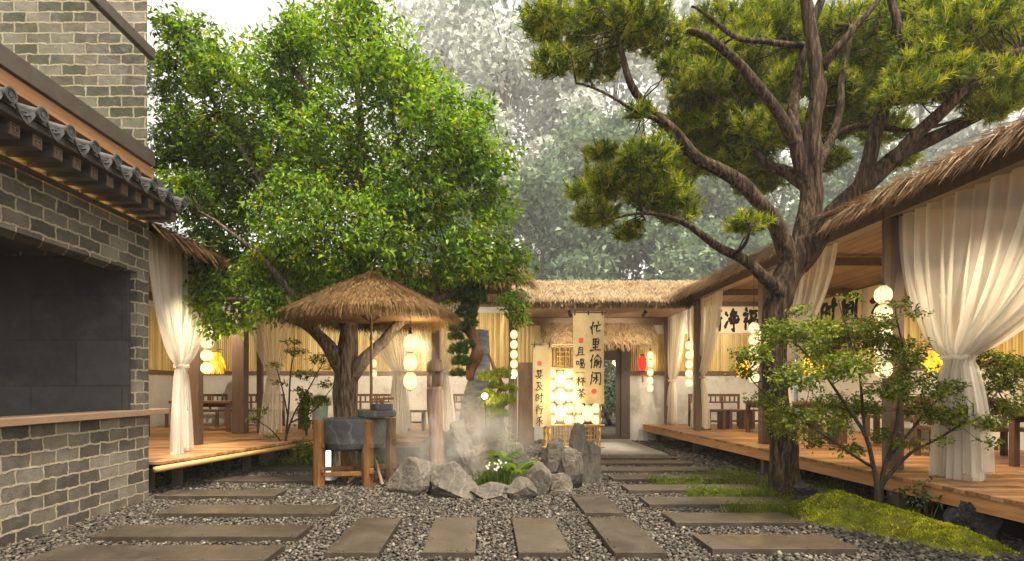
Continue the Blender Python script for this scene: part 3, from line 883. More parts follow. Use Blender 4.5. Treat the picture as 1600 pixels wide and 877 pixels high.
# eave
MB().box(-3.72, -3.63, 1.5, 6.60, 3.441, 3.502).build('fascia', M['rafter'], bb, bevel=0.004)
rf = MB()
rf.hexa([(-3.62, 1.5, 3.505), (-3.62, 6.62, 3.505), (-4.3, 6.62, 3.70), (-4.3, 1.5, 3.70), (-3.62, 1.5, 3.54), (-3.62, 6.62, 3.54), (-4.3, 6.62, 3.735), (-4.3, 1.5, 3.735)])
roof = rf.build('tiled_roof', M['rooftile'], bb)
y = 6.55; k = 0
while y > 3.2:
    cv = MB()                                           # cover tile running up the slope, closed by a ringed disc
    sl = Vector((-0.68, 0, 0.195)).normalized()
    a = Vector((-3.58, y, 3.555))
    cv.tube([a, a + sl * 0.70], 0.042, 14)
    cv.build('cover_tile', M['rooftile'], roof, smooth=False)
    disc = MB()
    for (r0, r1, h) in ((0.057, 0.042, 0.018), (0.037, 0.025, 0.012), (0.019, 0.0, 0.014)):
        n = 20; vs = []; c0 = a + Vector((0.004, 0, 0.002))
        for r_, hh in ((r0, 0.0), (r0, h), (r1, h), (r1, 0.0)):
            vs += [c0 + Vector((hh, math.cos(2 * math.pi * q / n) * r_, math.sin(2 * math.pi * q / n) * r_)) for q in range(n)]
        fs = [[i * n + q, i * n + (q + 1) % n, (i + 1) * n + (q + 1) % n, (i + 1) * n + q] for i in range(3) for q in range(n)]
        disc.add(vs, fs, 0.6)
    disc.add([a + Vector((0.003, math.cos(2 * math.pi * q / 20) * 0.056, math.sin(2 * math.pi * q / 20) * 0.056)) for q in range(20)], [list(range(20))], 0.3)
    disc.build('tile_disc', M['rooftile'], roof)
    dr = MB(); n = 9; yc = y - 0.152                     # hanging drip tile: a curved tongue
    top = []; bot = []; 
    for q in range(n):
        t = q / (n - 1) * 2 - 1
        zt = 3.535 - 0.035 * (1 - t * t)
        top.append((-3.585, yc + t * 0.092, zt + 0.018)); bot.append((-3.572, yc + t * 0.092, zt - 0.02 - 0.065 * (1 - abs(t) ** 1.5)))
    vs = top + bot + [(x - 0.014, y_, z) for x, y_, z in top + bot]
    fs = [[i, i + 1, n + i + 1, n + i] for i in range(n - 1)] + [[2 * n + i, 3 * n + i, 3 * n + i + 1, 2 * n + i + 1] for i in range(n - 1)] + [[n + i, n + i + 1, 3 * n + i + 1, 3 * n + i] for i in range(n - 1)]
    dr.add(vs, fs, 0.5)
    for (dy_, dz_, r_) in ((0, -0.03, 0.017), (-0.035, -0.012, 0.011), (0.035, -0.012, 0.011), (0, 0.0, 0.01)):   # raised leaf pattern
        dr.lathe([(0.001, -r_ * 0.6), (r_ * 0.8, -r_ * 0.3), (r_, 0), (r_ * 0.8, r_ * 0.3), (0.001, r_ * 0.6)], -3.574, yc + dy_, 3.50 + dz_, 8)
    dr.build('drip_tile', M['rooftile'], roof)
    y -= 0.30; k += 1
y = 6.53
while y > 3.2:
    raf = MB().box(WX - 0.02, -3.69, y - 0.05, y + 0.05, 3.325, 3.438).build('rafter', M['rafter'], bb, bevel=0.003)
    fb = MB()                                             # key fret carved on the rafter end
    for (a0, a1, b0, b1) in ((-.04, .04, .036, .042), (-.04, .04, -.042, -.036), (-.04, -.034, -.0358, .0358), (.034, .04, -.0358, .0358),
                             (-.022, .022, .016, .022), (-.022, .022, -.022, -.016), (-.003, .003, -.0158, .0158)):
        fb.box(-3.6902, -3.685, y + a0, y + a1, 3.381 + b0, 3.381 + b1, 0.9)
    fb.build('carving', M['sill'], raf)
    y -= 0.22
MB().box(-4.095, -3.721, 1.5, 6.6, 3.4405, 3.455).build('soffit', M['rafter'], bb)
MB().box(WX + 0.030, WX + 0.05, 2.2, 6.60, 3.283, 3.300).build('light_strip', M['strip'], bb)
MB().box(WX + 0.02, WX + 0.066, 2.2, 6.60, 3.266, 3.281).box(WX + 0.054, WX + 0.066, 2.2, 6.60, 3.2815, 3.3015).build('strip_channel', M['rafter'], bb)
# balcony over the roof
MB().box(-4.05, -3.93, 1.5, 6.55, 3.82, 3.95).build('edge_beam', M['orangewood'], bb, bevel=0.004)
MB().box(-4.6, -4.06, 1.5, 6.5, 3.74, 3.83).build('floor_soffit', M['orangewood'], bb)
MB().box(-9, -4.055, 1.5, 6.95, 3.832, 3.94).build('floor_slab', M['rafter'], bb)
ral = thing('glass_railing', None, None, (0, 0, 0)); ral.parent = bb; ral.location = Vector((-3.93, 4, 4)) - origin(bb)
MB().box(-3.965, -3.90, 1.5, 6.52, 3.96, 4.13).build('bottom_rail', M['rail'], ral, bevel=0.004)
MB().box(-3.97, -3.90, 1.5, 6.52, 5.22, 5.34).build('top_rail', M['rail'], ral, bevel=0.004)
MB().box(-3.942, -3.928, 1.5, 6.50, 4.13, 5.22).build('glass_pane', M['glass'], ral)
MB().box(-3.95, -3.915, 6.50, 6.52, 4.13, 5.22).build('end_post', M['glass'], ral)
MB().hexa([(-12, 6.97, 3.62), (-4.27, 6.97, 3.62), (-6.5, 10.2, 3.62), (-12, 10.2, 3.62), (-12, 6.97, 8.2), (-4.27, 6.97, 8.2), (-6.5, 10.2, 8.2), (-12, 10.2, 8.2)]).build('upper_storey', M['brick'], bb)

# ------------------------------------------------------------------ walls of the courtyard
def bamboo_poles(mb, x0, x1, y, z0, z1, d=0.052, axis='x'):
    t = x0
    while t < x1 - d * 0.5:
        v = random.random(); c = t + d / 2; n = 5; vs = []
        for z in (z0, z1 + random.uniform(-0.004, 0.004)):
            for k in range(n):
                a = math.pi * k / (n - 1)
                u = c + math.cos(a) * d * 0.49; o = math.sin(a) * d * 0.5
                vs.append((u, y - o, z) if axis == 'x' else (y + o * (-1 if y > 0 else 1), u, z))
        mb.add(vs, [[k, k + 1, n + k + 1, n + k] for k in range(n - 1)], v)
        t += d * random.uniform(0.96, 1.04)


BW = 14.3
def wall(label, segs, axis, pos, th=0.2, bam_top=3.3, sign_gap=None):
    if axis == 'x': loc = ((segs[0] + segs[1]) / 2, pos, 0)
    else: loc = (pos, (segs[0] + segs[1]) / 2, 0)
    t = thing('bamboo_clad_wall', label, 'wall', loc)
    a, b = segs
    def bx(mb, d0, d1, z0, z1, e=0.0):
        if axis == 'x': mb.box(a, b, pos + d0, pos + d1, z0, z1)
        elif pos > 0: mb.box(pos + d0, pos + d1, a, b, z0, z1)
        else: mb.box(pos - d1, pos - d0, a, b, z0, z1)
        return mb
    bx(MB(), 0, th, -0.02, 3.62).build('plaster', M['plaster'], t)
    bx(MB(), -0.045, -0.002, 1.70, 1.79).build('rail', M['brownwood'], t, bevel=0.004)
    mb = MB(); bamboo_poles(mb, a + 0.01, b - 0.01, pos - 0.004 if axis == 'x' else (pos - 0.004 if pos > 0 else pos + 0.004), 1.80, bam_top, axis=axis)
    mb.build('bamboo_cladding', M['bamboo'], t)
    bx(MB(), -0.07, -0.003, 3.46 if bam_top > 3 else 3.47, 3.60).build('top_beam', M['brownwood'], t, bevel=0.004)
    return t


wall('long plaster and bamboo wall behind the stone mill, left of the doorway', (-8, 2.42), 'x', BW)
wall('plaster and bamboo wall between the doorway and the right corner', (3.70, 7.95), 'x', BW, bam_top=2.76)
wall('plaster and bamboo side wall along the back of the right pavilion', (2.0, 14.2), 'y', 8.0, bam_top=2.76)
wall('plaster and bamboo side wall inside the left pavilion', (6.9, 14.2), 'y', -8.0)

# door with its frame
dr_ = thing('glass_door', 'dark timber framed glass door at the end of the path', 'door', (3.06, BW, 0.05))
MB().box(2.44, 2.66, BW - 0.10, BW + 0.16, 0.05, 2.42).build('door_jamb', M['greywood'], dr_, bevel=0.006)
MB().box(3.46, 3.685, BW - 0.10, BW + 0.16, 0.05, 2.42).build('door_jamb', M['greywood'], dr_, bevel=0.006)
MB().box(2.44, 3.685, BW - 0.12, BW + 0.16, 2.423, 2.62).build('lintel', M['greywood'], dr_, bevel=0.006)
lf = MB(); lf.box(2.67, 2.80, BW - 0.03, BW + 0.03, 0.06, 2.41); lf.box(3.34, 3.45, BW - 0.03, BW + 0.03, 0.06, 2.41)
lf.box(2.803, 3.337, BW - 0.03, BW + 0.03, 0.06, 0.16); lf.box(2.803, 3.337, BW - 0.03, BW + 0.03, 2.08, 2.41)
leafo = lf.build('door_leaf', M['greywood'], dr_, bevel=0.004)
MB().box(2.80, 3.34, BW - 0.006, BW + 0.006, 0.16, 2.08).build('door_pane', M['glass'], leafo)
MB().tube([(2.75, BW - 0.06, 0.95), (2.75, BW - 0.06, 1.25)], 0.012, 8).build('door_handle', M['blackmetal'], leafo)
ow = MB().box(2.425, 3.695, BW, BW + 0.2, 2.63, 3.62)
tag(ow.build('plaster_wall', M['plaster'], None, loc=(3.06, BW, 2.63)), 'strip of plaster wall above the glass door, under the gate roof', 'wall')
# straw awning over the door
aw = thing('straw_awning', 'shaggy pale straw awning hanging over the glass door', 'awning', (2.7, 14.0, 2.9))
am = MB(); slab_under(am, (1.40, 13.62, 2.52), (4.15, 13.62, 2.52), (1.40, 14.2, 3.0), (4.15, 14.2, 3.0), 0.06); am.build('awning_base', M['thatch'], aw)
np_obj('straw', *join([thatch_patch((1.36, 13.55, 2.50), (4.2, 13.55, 2.50), (1.36, 14.2, 3.05), (4.2, 14.2, 3.05), 3800, (0.14, 0.26), (0.008, 0.016), 900, (0.14, 0.26), 0.35)]), M['thatch'], aw)
# brown panel left of the gate
o = MB().box(0.76, 1.12, 12.9, 13.25, -0.01, 1.96).build('timber_cabinet', M['brownwood'], None, loc=(0.95, 13.0, 0), bevel=0.008)
tag(o, 'plain brown timber cabinet standing between the gate post and the small banner', 'cabinet')

# ------------------------------------------------------------------ pavilions
DZ = 0.44
def deck_planks(poly_x, y0, y1, pw=0.118):
    mb = MB(); y_ = y0
    while y_ < y1:
        e = min(y_ + pw, y1)
        for (a, b) in poly_x((y_ + e) / 2):
            cut = [a]; 
            x = a + random.uniform(0.6, 2.4)
            while x < b - 0.5: cut.append(x); x += random.uniform(1.8, 2.6)
            cut.append(b)
            for i in range(len(cut) - 1):
                mb.box(cut[i] + 0.002, cut[i + 1] - 0.002, y_ + 0.003, e - 0.003, DZ - 0.035, DZ + random.uniform(-0.002, 0.002))
        y_ = e
    return mb


# right pavilion
edgeR = lambda yy: 4.0 + (14.15 - yy) * 0.031
rp = thing('tea_pavilion', 'thatched open tea pavilion on a raised timber deck, right of the path', 'pavilion', (6.0, 8.5, 0))
deck_planks(lambda yy: [(edgeR(yy), 7.93)], 2.6, 14.2).build('deck', M['deck'], rp)
MB().box(4.5, 7.9, 2.7, 14.1, 0.30, 0.395).build('deck_joists', M['greywood'], rp)
MB().hexa([(edgeR(2.6) + 0.02, 2.6, 0.27), (edgeR(14.2) + 0.02, 14.2, 0.27), (edgeR(14.2) + 0.07, 14.2, 0.27), (edgeR(2.6) + 0.07, 2.6, 0.27),
           (edgeR(2.6) + 0.02, 2.6, 0.404), (edgeR(14.2) + 0.02, 14.2, 0.404), (edgeR(14.2) + 0.07, 14.2, 0.404), (edgeR(2.6) + 0.07, 2.6, 0.404)]).build('deck_fascia', M['fascia'], rp, bevel=0.004)
for yy in (14.0, 11.5, 8.62, 5.8, 3.4):
    MB().box(4.32, 4.42, yy, yy + 0.1, -0.02, 0.30).build('deck_leg', M['greywood'], rp)
    MB().box(4.52, 4.62, yy + 0.35, yy + 0.45, -0.02, 0.30).build('deck_leg', M['greywood'], rp)
for yy in (14.1, 12.1, 9.2, 6.3, 3.4):
    MB().box(4.55, 4.70, yy - 0.075, yy + 0.075, DZ, 3.28).build('post', M['brownwood'], rp, bevel=0.006)
for yy in (12.1, 9.2, 6.3, 3.4):
    MB().box(4.75, 7.95, yy - 0.06, yy + 0.06, 3.38, 3.52).build('cross_beam', M['brownwood'], rp, bevel=0.005)
MB().box(4.53, 4.72, 1.8, 14.15, 3.283, 3.50).build('eave_beam', M['brownwood'], rp, bevel=0.006)
cm = MB(); x = 4.78
while x < 7.9:
    cm.box(x, x + 0.05, 1.8, 14.1, 3.56, 3.585); x += 0.062
cm.build('ceiling_slats', M['slatwood'], rp)
rb = MB(); slab_under(rb, (4.28, 1.6, 3.46), (4.28, 14.4, 3.46), (6.3, 1.6, 4.12), (6.3, 14.4, 4.12), 0.09); slab_under(rb, (6.3, 1.6, 4.12), (6.3, 14.4, 4.12), (8.5, 1.6, 3.4), (8.5, 14.4, 3.4), 0.09)
rr = rb.build('thatched_roof', M['thatch'], rp)
np_obj('straw', *join([thatch_patch((4.26, 1.6, 3.47), (4.26, 14.5, 3.47), (6.3, 1.6, 4.14), (6.3, 14.5, 4.14), 7000, (0.3, 0.55), (0.008, 0.018), 13000, (0.18, 0.36), 0.20)]), M['thatcheave'], rr)

# gate roof at the end of the path
gp = thing('gate_roof', 'pale straw gate roof spanning the path before the door', 'roof', (2.6, 13.2, 3.3))
gb = MB(); slab_under(gb, (0.62, 12.4, 3.36), (4.7, 12.4, 3.36), (0.72, 13.9, 4.02), (5.6, 13.9, 4.02), 0.10); slab_under(gb, (0.72, 13.9, 4.02), (5.6, 13.9, 4.02), (0.72, 15.2, 3.5), (5.6, 15.2, 3.5), 0.1)
gr_ = gb.build('thatch_base', M['thatch'], gp)
np_obj('straw', *join([thatch_patch((0.5, 12.35, 3.36), (4.9, 12.35, 3.36), (0.72, 13.95, 4.06), (5.6, 13.95, 4.06), 9500, (0.25, 0.5), (0.010, 0.022), 2600, (0.18, 0.32), 0.16)]), M['thatch'], gp)
cm = MB(); x = 12.5
while x < 14.2:
    cm.box(0.6, 4.6, x, x + 0.075, 3.16, 3.185); x += 0.082
cm.build('ceiling_slats', M['slatwood'], gp)
MB().box(0.5, 4.6, 12.45, 12.53, 3.19, 3.30).build('eave_beam', M['brownwood'], gp, bevel=0.005)
MB().box(0.62, 4.5, 14.1, 14.22, 2.98, 3.155).build('back_beam', M['brownwood'], gp, bevel=0.005)
MB().box(0.50, 0.68, 12.30, 12.48, -0.02, 3.186).build('post', M['brownwood'], gp, bevel=0.006)

# left pavilion, L-shaped round the mill
edgeL = lambda yy: -4.08 + (yy - 6.76) * 0.261
lp = thing('tea_pavilion', 'thatched L-shaped tea pavilion with bamboo edged deck, behind the mill and the broadleaf tree', 'pavilion', (-5.5, 10.5, 0))
deck_planks(lambda yy: [(-7.93, edgeL(yy) if yy < 10.4 else 0.42)], 6.9, 14.2).build('deck', M['deck'], lp)
MB().box(-7.9, -4.5, 7.0, 14.1, 0.30, 0.395).build('deck_joists', M['greywood'], lp)
MB().tube([(edgeL(6.76) + 0.03, 6.76, 0.362), (edgeL(10.42) + 0.03, 10.40, 0.362), ], 0.036, 10).build('bamboo_edge', M['bamboopole'], lp, smooth=True)
MB().tube([(edgeL(10.42) + 0.03, 10.37, 0.362), (0.45, 10.37, 0.362)], 0.036, 10).build('bamboo_edge', M['bamboopole'], lp, smooth=True)
MB().box(-3.1, 0.42, 10.44, 10.52, 0.24, 0.40).build('deck_fascia', M['fascia'], lp)
MB().box(-3.0, 0.42, 10.9, 11.0, -0.02, 0.395).build('deck_skirt', M['greywood'], lp)
for (x, yy) in ((-4.45, 7.3), (-4.3, 7.7), (-3.9, 9.0), (-3.3, 10.7), (-1.6, 10.7), (0.2, 10.7)):
    MB().box(x - 0.05, x + 0.05, yy - 0.05, yy + 0.05, -0.02, 0.30).build('deck_leg', M['greywood'], lp)
for (x, yy, w_) in ((-4.72, 9.0, 0.08), (-5.02, 11.3, 0.12), (-4.72, 11.55, 0.055), (-1.0, 10.9, 0.075), (-6.9, 7.1, 0.08)):
    MB().box(x - w_, x + w_, yy - w_, yy + w_, DZ, 3.28).build('post', M['brownwood'], lp, bevel=0.006)
MB().box(-4.82, -4.62, 6.9, 11.9, 3.283, 3.48).build('eave_beam', M['brownwood'], lp, bevel=0.006)
MB().box(-4.6, 0.48, 10.82, 11.0, 3.20, 3.40).build('eave_beam', M['brownwood'], lp, bevel=0.006)
cm = MB(); x = -7.9
while x < 0.5:
    cm.box(x, x + 0.05, 6.95 if x < -4.85 else 11.02, 14.1, 3.56, 3.585); x += 0.062
cm.build('ceiling_slats', M['slatwood'], lp)
rb = MB(); slab_under(rb, (-4.28, 6.98, 3.46), (-4.28, 11.0, 3.46), (-6.3, 6.98, 4.12), (-6.3, 13.0, 4.12), 0.09); slab_under(rb, (-8.4, 6.98, 3.4), (-8.4, 14.4, 3.4), (-6.3, 6.98, 4.12), (-6.3, 13.0, 4.12), 0.09)
slab_under(rb, (-4.6, 10.5, 3.46), (0.6, 10.5, 3.46), (-6.3, 12.6, 4.12), (0.5, 12.6, 4.12), 0.09); slab_under(rb, (-6.3, 12.6, 4.12), (0.5, 12.6, 4.12), (-6.3, 14.7, 3.46), (0.5, 14.7, 3.46), 0.09)
rr = rb.build('thatched_roof', M['thatchbrown'], lp)
np_obj('straw', *join([thatch_patch((-4.26, 10.6, 3.47), (-4.26, 6.9, 3.47), (-6.3, 12.6, 4.14), (-6.3, 6.9, 4.14), 1500, (0.3, 0.55), (0.012, 0.026), 2600, (0.25, 0.46), 0.22),
                       thatch_patch((-4.4, 10.46, 3.47), (0.72, 10.46, 3.47), (-6.3, 12.6, 4.14), (0.52, 12.6, 4.14), 4200, (0.3, 0.55), (0.012, 0.026), 3200, (0.25, 0.44), 0.25),
                       thatch_patch((0.66, 10.6, 3.45), (0.66, 12.5, 4.05), (0.2, 10.8, 3.56), (0.2, 12.5, 4.1), 200, (0.3, 0.5), (0.012, 0.024), 900, (0.25, 0.45), 0.3)]), M['thatchbrown'], rr)
# ------------------------------------------------------------------ curtains
def curtain(label, A, B, ztop, knot, wk, bottom, wb, zb, folds=9, seed=0, amp=0.05):
    """cloth hung from A to B (x, y), gathered at `knot` (x, y, z) and falling to `bottom` (x, y)"""
    A = Vector((*A, ztop)); B = Vector((*B, ztop)); K = Vector(knot); Bo = Vector((*bottom, zb))
    d = (B - A); Wt = d.length; d.normalize(); nrm = Vector((-d.y, d.x, 0)); rd = random.Random(seed)
    nu, nv = folds * 10, 46; vk = (ztop - K.z) / (ztop - zb); C0 = (A + B) / 2
    ph = [rd.uniform(0, 6.28) for _ in range(6)]; vs = []
    for j in range(nv + 1):
        v = j / nv
        if v < vk:
            s = v / vk; half = (wk + (Wt - wk) * (1 - s ** 2.0) ** 0.85) / 2
            c = C0.lerp(K, s ** 1.7); am = amp * (0.55 + 0.5 * s)
        else:
            s = (v - vk) / (1 - vk); half = (wk + (wb - wk) * (1 - (1 - s) ** 2.0)) / 2
            c = K.lerp(Bo, s); am = amp * (0.8 + 0.35 * s)
        z = ztop + (zb - ztop) * v
        pinch = math.exp(-((v - vk) / 0.025) ** 2)
        for i in range(nu + 1):
            u = i / nu; t = u * 2 - 1
            f = math.sin(2 * math.pi * folds * u + ph[0] + 0.8 * math.sin(3.1 * u * 3 + ph[1])) + 0.45 * math.sin(2 * math.pi * folds * 0.43 * u + ph[2] + v * 1.6)
            f += 0.25 * math.sin(2 * math.pi * folds * 2.1 * u + ph[3] + v * 3)
            dep = am * f * (1 - 0.55 * pinch) + (1 - t * t) * 0.03
            p = Vector((c.x, c.y, 0)) + d * (t * half + 0.25 * am * math.sin(4 * math.pi * folds * u + ph[4])) + nrm * dep
            zz = z
            if v > vk: zz = z - 0.05 * math.sin(2 * math.pi * folds * 0.3 * u + ph[5]) * s + 0.09 * s * t
            vs.append((p.x, p.y, max(zz, zb + 0.0)))
    fs = [[j * (nu + 1) + i, j * (nu + 1) + i + 1, (j + 1) * (nu + 1) + i + 1, (j + 1) * (nu + 1) + i] for j in range(nv) for i in range(nu)]
    mb = MB(); mb.add(vs, fs, 0.5)
    o = mb.build('curtain', M['curtain'], None, loc=(C0.x, C0.y, zb), smooth=True)
    tag(o, label, 'curtain', 'sheer white curtains tied back on the pavilions')
    tb = MB(); n = 16
    ring = [K + d * math.cos(2 * math.pi * k / n) * (wk / 2 + 0.012) + nrm * math.sin(2 * math.pi * k / n) * (amp * 1.2 + 0.02) + Vector((0, 0, 0.012 * math.sin(k * 2.1))) for k in range(n + 1)]
    tb.tube(ring, 0.02, 8); tb.build('tie_band', M['curtain'], o, smooth=True)
    rod = MB(); rod.tube([A - d * 0.05 + Vector((0, 0, 0.0)), B + d * 0.05], 0.012, 8); rod.build('curtain_rod', M['brownwood'], o)
    return o


curtain('widest white curtain, tied at the near end of the right pavilion', (4.63, 6.22), (4.63, 3.55), 3.42, (4.66, 5.48, 1.66), 0.28, (4.72, 5.55), 0.62, DZ + 0.005, 15, 1, 0.06)
curtain('white curtain half hidden behind the pine trunk on the right pavilion', (4.63, 9.12), (4.63, 7.3), 3.42, (4.66, 8.75, 1.7), 0.2, (4.7, 8.75), 0.40, DZ + 0.005, 10, 2)
curtain('white curtain to the left of the small settee on the right pavilion', (4.63, 12.75), (4.63, 10.9), 3.42, (4.68, 12.15, 1.6), 0.26, (4.72, 12.3), 0.85, DZ + 0.005, 11, 3)
curtain('farthest right curtain, hanging beside the red lantern', (4.63, 15.0 - 0.95), (4.63, 12.95), 3.42, (4.62, 13.75, 1.55), 0.22, (4.62, 13.85), 0.6, DZ + 0.005, 9, 4)
curtain('large white curtain tied at the corner of the brick building', (-4.36, 7.1), (-4.62, 9.35), 3.42, (-4.42, 8.02, 1.68), 0.24, (-4.33, 7.86), 0.46, DZ + 0.005, 11, 5)
curtain('pale curtain behind the thin maple sapling, left of the big trunk', (-4.62, 10.6), (-3.8, 10.95), 3.30, (-4.22, 10.95, 1.66), 0.2, (-4.25, 10.9), 0.42, DZ + 0.005, 9, 6)
curtain('pale curtain hanging behind the driftwood post in the mist', (-1.35, 11.0), (-0.2, 11.0), 3.15, (-0.88, 11.0, 1.68), 0.2, (-0.86, 11.0), 0.50, DZ + 0.005, 9, 7)
curtain('pale curtain behind the straw parasol and the broadleaf trunk', (-2.6, 11.05), (-1.6, 11.05), 3.15, (-1.75, 11.0, 1.7), 0.2, (-1.72, 11.0), 0.42, DZ + 0.005, 9, 8)

# ------------------------------------------------------------------ lanterns
def lantern_body(mb, c, r, h, var=0.5):
    pr = []
    for k in range(13):
        t = k / 12 * 2 - 1
        pr.append((max(r * (1 - abs(t) ** 2.6) ** 0.55, r * 0.42 if abs(t) > 0.97 else 0), t * h / 2))
    mb.lathe(pr, c[0], c[1], c[2], 20, var, flute=0.02, nfl=10)


LME = {}
def lantern_parts(parent, c, r, h, top=True):
    key = (round(r, 4), round(h, 4))
    if key not in LME:
        mb = MB(); lantern_body(mb, (0, 0, 0), r, h); o = mb.build('lantern', M['lantern'], None, smooth=True)
        rb = MB()
        for k in range(10):
            a = 2 * math.pi * k / 10; pts = []
            for q in range(9):
                t = q / 8 * 2 - 1; rr = max(r * 1.022 * (1 - abs(t) ** 2.6) ** 0.55, r * 0.4)
                pts.append((rr * math.cos(a), rr * math.sin(a), t * h / 2 * 0.985))
            rb.tube(pts, 0.0026, 4)
        rb.lathe([(r * 0.40, -0.007), (r * 0.44, -0.007), (r * 0.44, 0.007), (r * 0.40, 0.007)], 0, 0, h / 2, 16)
        rb.lathe([(r * 0.40, -0.007), (r * 0.44, -0.007), (r * 0.44, 0.007), (r * 0.40, 0.007)], 0, 0, -h / 2, 16)
        q = rb.build('rib_frame', M['lanternrib'], None)
        LME[key] = (o.data, q.data)
        bpy.data.objects.remove(o); bpy.data.objects.remove(q)
    a, b = LME[key]
    o = bpy.data.objects.new('lantern', a); C.objects.link(o); o.parent = parent; o.location = Vector(c) - origin(parent)
    q = bpy.data.objects.new('rib_frame', b); C.objects.link(q); q.parent = o
    return o


def lantern_string(label, px, ys, Y, r, h=None, power=6, x=None, ztop=None):
    h = h or r * 1.9
    pts = [P(px, y, Y) for y in ys]
    t = thing('lantern_string', label, 'lantern string', pts[0] + Vector((0, 0, 0.25)), 'strings of round paper lanterns')
    for p in pts: lantern_parts(t, p, r, h)
    mb = MB(); mb.tube([pts[0] + Vector((0, 0, (ztop - pts[0].z) if ztop else 0.28)), pts[-1] - Vector((0, 0, h * 0.6))], 0.005, 6)
    mb.build('cord', M['blackmetal'], t)
    cb = MB(); cb.lathe([(0.012, 0.0), (0.02, 0.02), (0.012, 0.08), (0.004, 0.09)], pts[0].x, pts[0].y, pts[0].z + h / 2, 10); cb.build('hook', M['blackmetal'], t)
    m = pts[len(pts) // 2]
    if power: lamp('lantern_glow', m + Vector((0.10, 0.42, 0.30)), power * 0.8, (1, 0.77, 0.46), None, 0.12)
    return t


lantern_string('string of four round lanterns beside the left curtain and brown post', 323.5, (516, 536, 556, 575.5), 8.85, 0.093, 0.19, 9, ztop=3.3)
lantern_string('string of five small lanterns behind the pole of the straw parasol', 583, (523, 538, 553.5, 568.5, 584), 12.0, 0.078, 0.19, 8, ztop=3.5)
lantern_string('string of three oblong lanterns hanging from the rim of the straw parasol', 641, (536.5, 566, 595.5), 7.9, 0.096, 0.262, 22, ztop=2.42)
lantern_string('string of five small lanterns on the gate post by the cloud-pruned bonsai', 803, (523, 538.5, 554, 569, 584), 12.15, 0.078, 0.20, 8, ztop=3.2)
lantern_string('string of lanterns half hidden behind the farthest right curtain', 1016, (555, 568.5, 582, 595, 607), 13.85, 0.076, 0.2, 7, ztop=3.2)
lantern_string('string of five lanterns at the left edge of the curtain by the small settee', 1076.5, (540, 555, 569.5, 584, 598.5), 12.35, 0.078, 0.205, 8, ztop=3.35)
lantern_string('string of lanterns behind the maple leaves left of the pine trunk', 1178, (513, 531, 550, 570, 590), 9.05, 0.08, 0.19, 8, ztop=3.35)
lantern_string('string of large lanterns on the nearest right post, behind the young maple', 1380, (461, 490, 519, 548, 577), 6.12, 0.084, 0.2, 9, ztop=3.3)

# red lantern
rl = thing('red_lantern', 'red fabric lantern with gold lettering and a tassel by the door', 'lantern', P(1004, 570, 14.1))
c = P(1004, 568, 14.1)
mb = MB(); lantern_body(mb, c, 0.105, 0.40); mb.build('shade', M['redlantern'], rl, smooth=True)
mb = MB(); mb.lathe([(0.05, 0), (0.055, 0.01), (0.05, 0.03)], c.x, c.y, c.z + 0.195, 14); mb.lathe([(0.05, 0), (0.055, -0.01), (0.05, -0.03)], c.x, c.y, c.z - 0.195, 14)
mb.tube([c + Vector((0, 0, 0.2)), c + Vector((0, 0, 0.42))], 0.004, 5); mb.build('cap', M['blackmetal'], rl)
mb = MB(); mb.tube([c - Vector((0, 0, 0.22)), c - Vector((0, 0, 0.30)), c - Vector((0, 0, 0.32)), c - Vector((0, 0, 0.48))], [0.004, 0.004, 0.016, 0.022], 8); mb.build('tassel', M['seal'], rl)
mb = MB(); brush(mb, '福', -0.06, 0.08, 0.12, 0.17, lambda x, z, k: (c.x + x, c.y - 0.1065 + 0.35 * x * x / 0.1 - k * 0.0002, c.z + z), 6, 3); mb.build('lettering', M['sill'], rl)


def gold_lamp(label, p, r, h):
    """wicker lampshade like folded petals, glowing yellow, fixed to the wall"""
    t = thing('petal_lamp', label, 'lamp', p, 'glowing yellow petal lamps on the walls')
    mb = MB()
    for row in range(4):
        z0 = p.z + h * (0.30 - row * 0.26); rr = r * (0.55, 0.88, 1.0, 0.8)[row]
        for k in range(11):
            a = 2 * math.pi * (k + 0.5 * (row % 2)) / 11; w_ = 2 * math.pi * rr / 11 * 0.62
            o = Vector((math.cos(a), math.sin(a), 0)); sd_ = Vector((-o.y, o.x, 0)); b = Vector((p.x, p.y, 0))
            top = b + o * rr * 0.72 + Vector((0, 0, z0 + h * 0.22)); mid = b + o * rr * 1.05 + Vector((0, 0, z0)); tip = b + o * rr * 1.12 + Vector((0, 0, z0 - h * 0.17))
            mb.add([top - sd_ * w_ * 0.5, top + sd_ * w_ * 0.5, mid + sd_ * w_ * 0.62, tip, mid - sd_ * w_ * 0.62], [[0, 1, 2, 3, 4]])
    mb.build('shade', M['goldlamp'], t)
    mb = MB(); mb.lathe([(0.02, 0), (r * 0.5, -0.03), (r * 0.5, -0.045)], p.x, p.y, p.z + h * 0.55, 14); mb.tube([p + Vector((0, 0, h * 0.5)), p + Vector((0, 0.16, h * 0.62)), p + Vector((0, 0.3, h * 0.62))], 0.01, 6); mb.build('bracket', M['blackmetal'], t)
    lamp('petal_glow', p - Vector((0, r * 1.8, 0)), 6, (1, 0.6, 0.12), None, 0.1)


gold_lamp('glowing yellow petal lamp next to the lantern string by the left post', P(337.5, 565, 12.6), 0.19, 0.46)
gold_lamp('glowing yellow petal lamp behind the maple leaves near the pine trunk', P(1163, 574, 12.4), 0.17, 0.36)
gold_lamp('large glowing yellow petal lamp in the corner, seen through the young maple', P(1271, 565, 10.9), 0.19, 0.42)
gold_lamp('glowing yellow petal lamp behind the tied near curtain', P(1462, 562, 8.6), 0.17, 0.34)

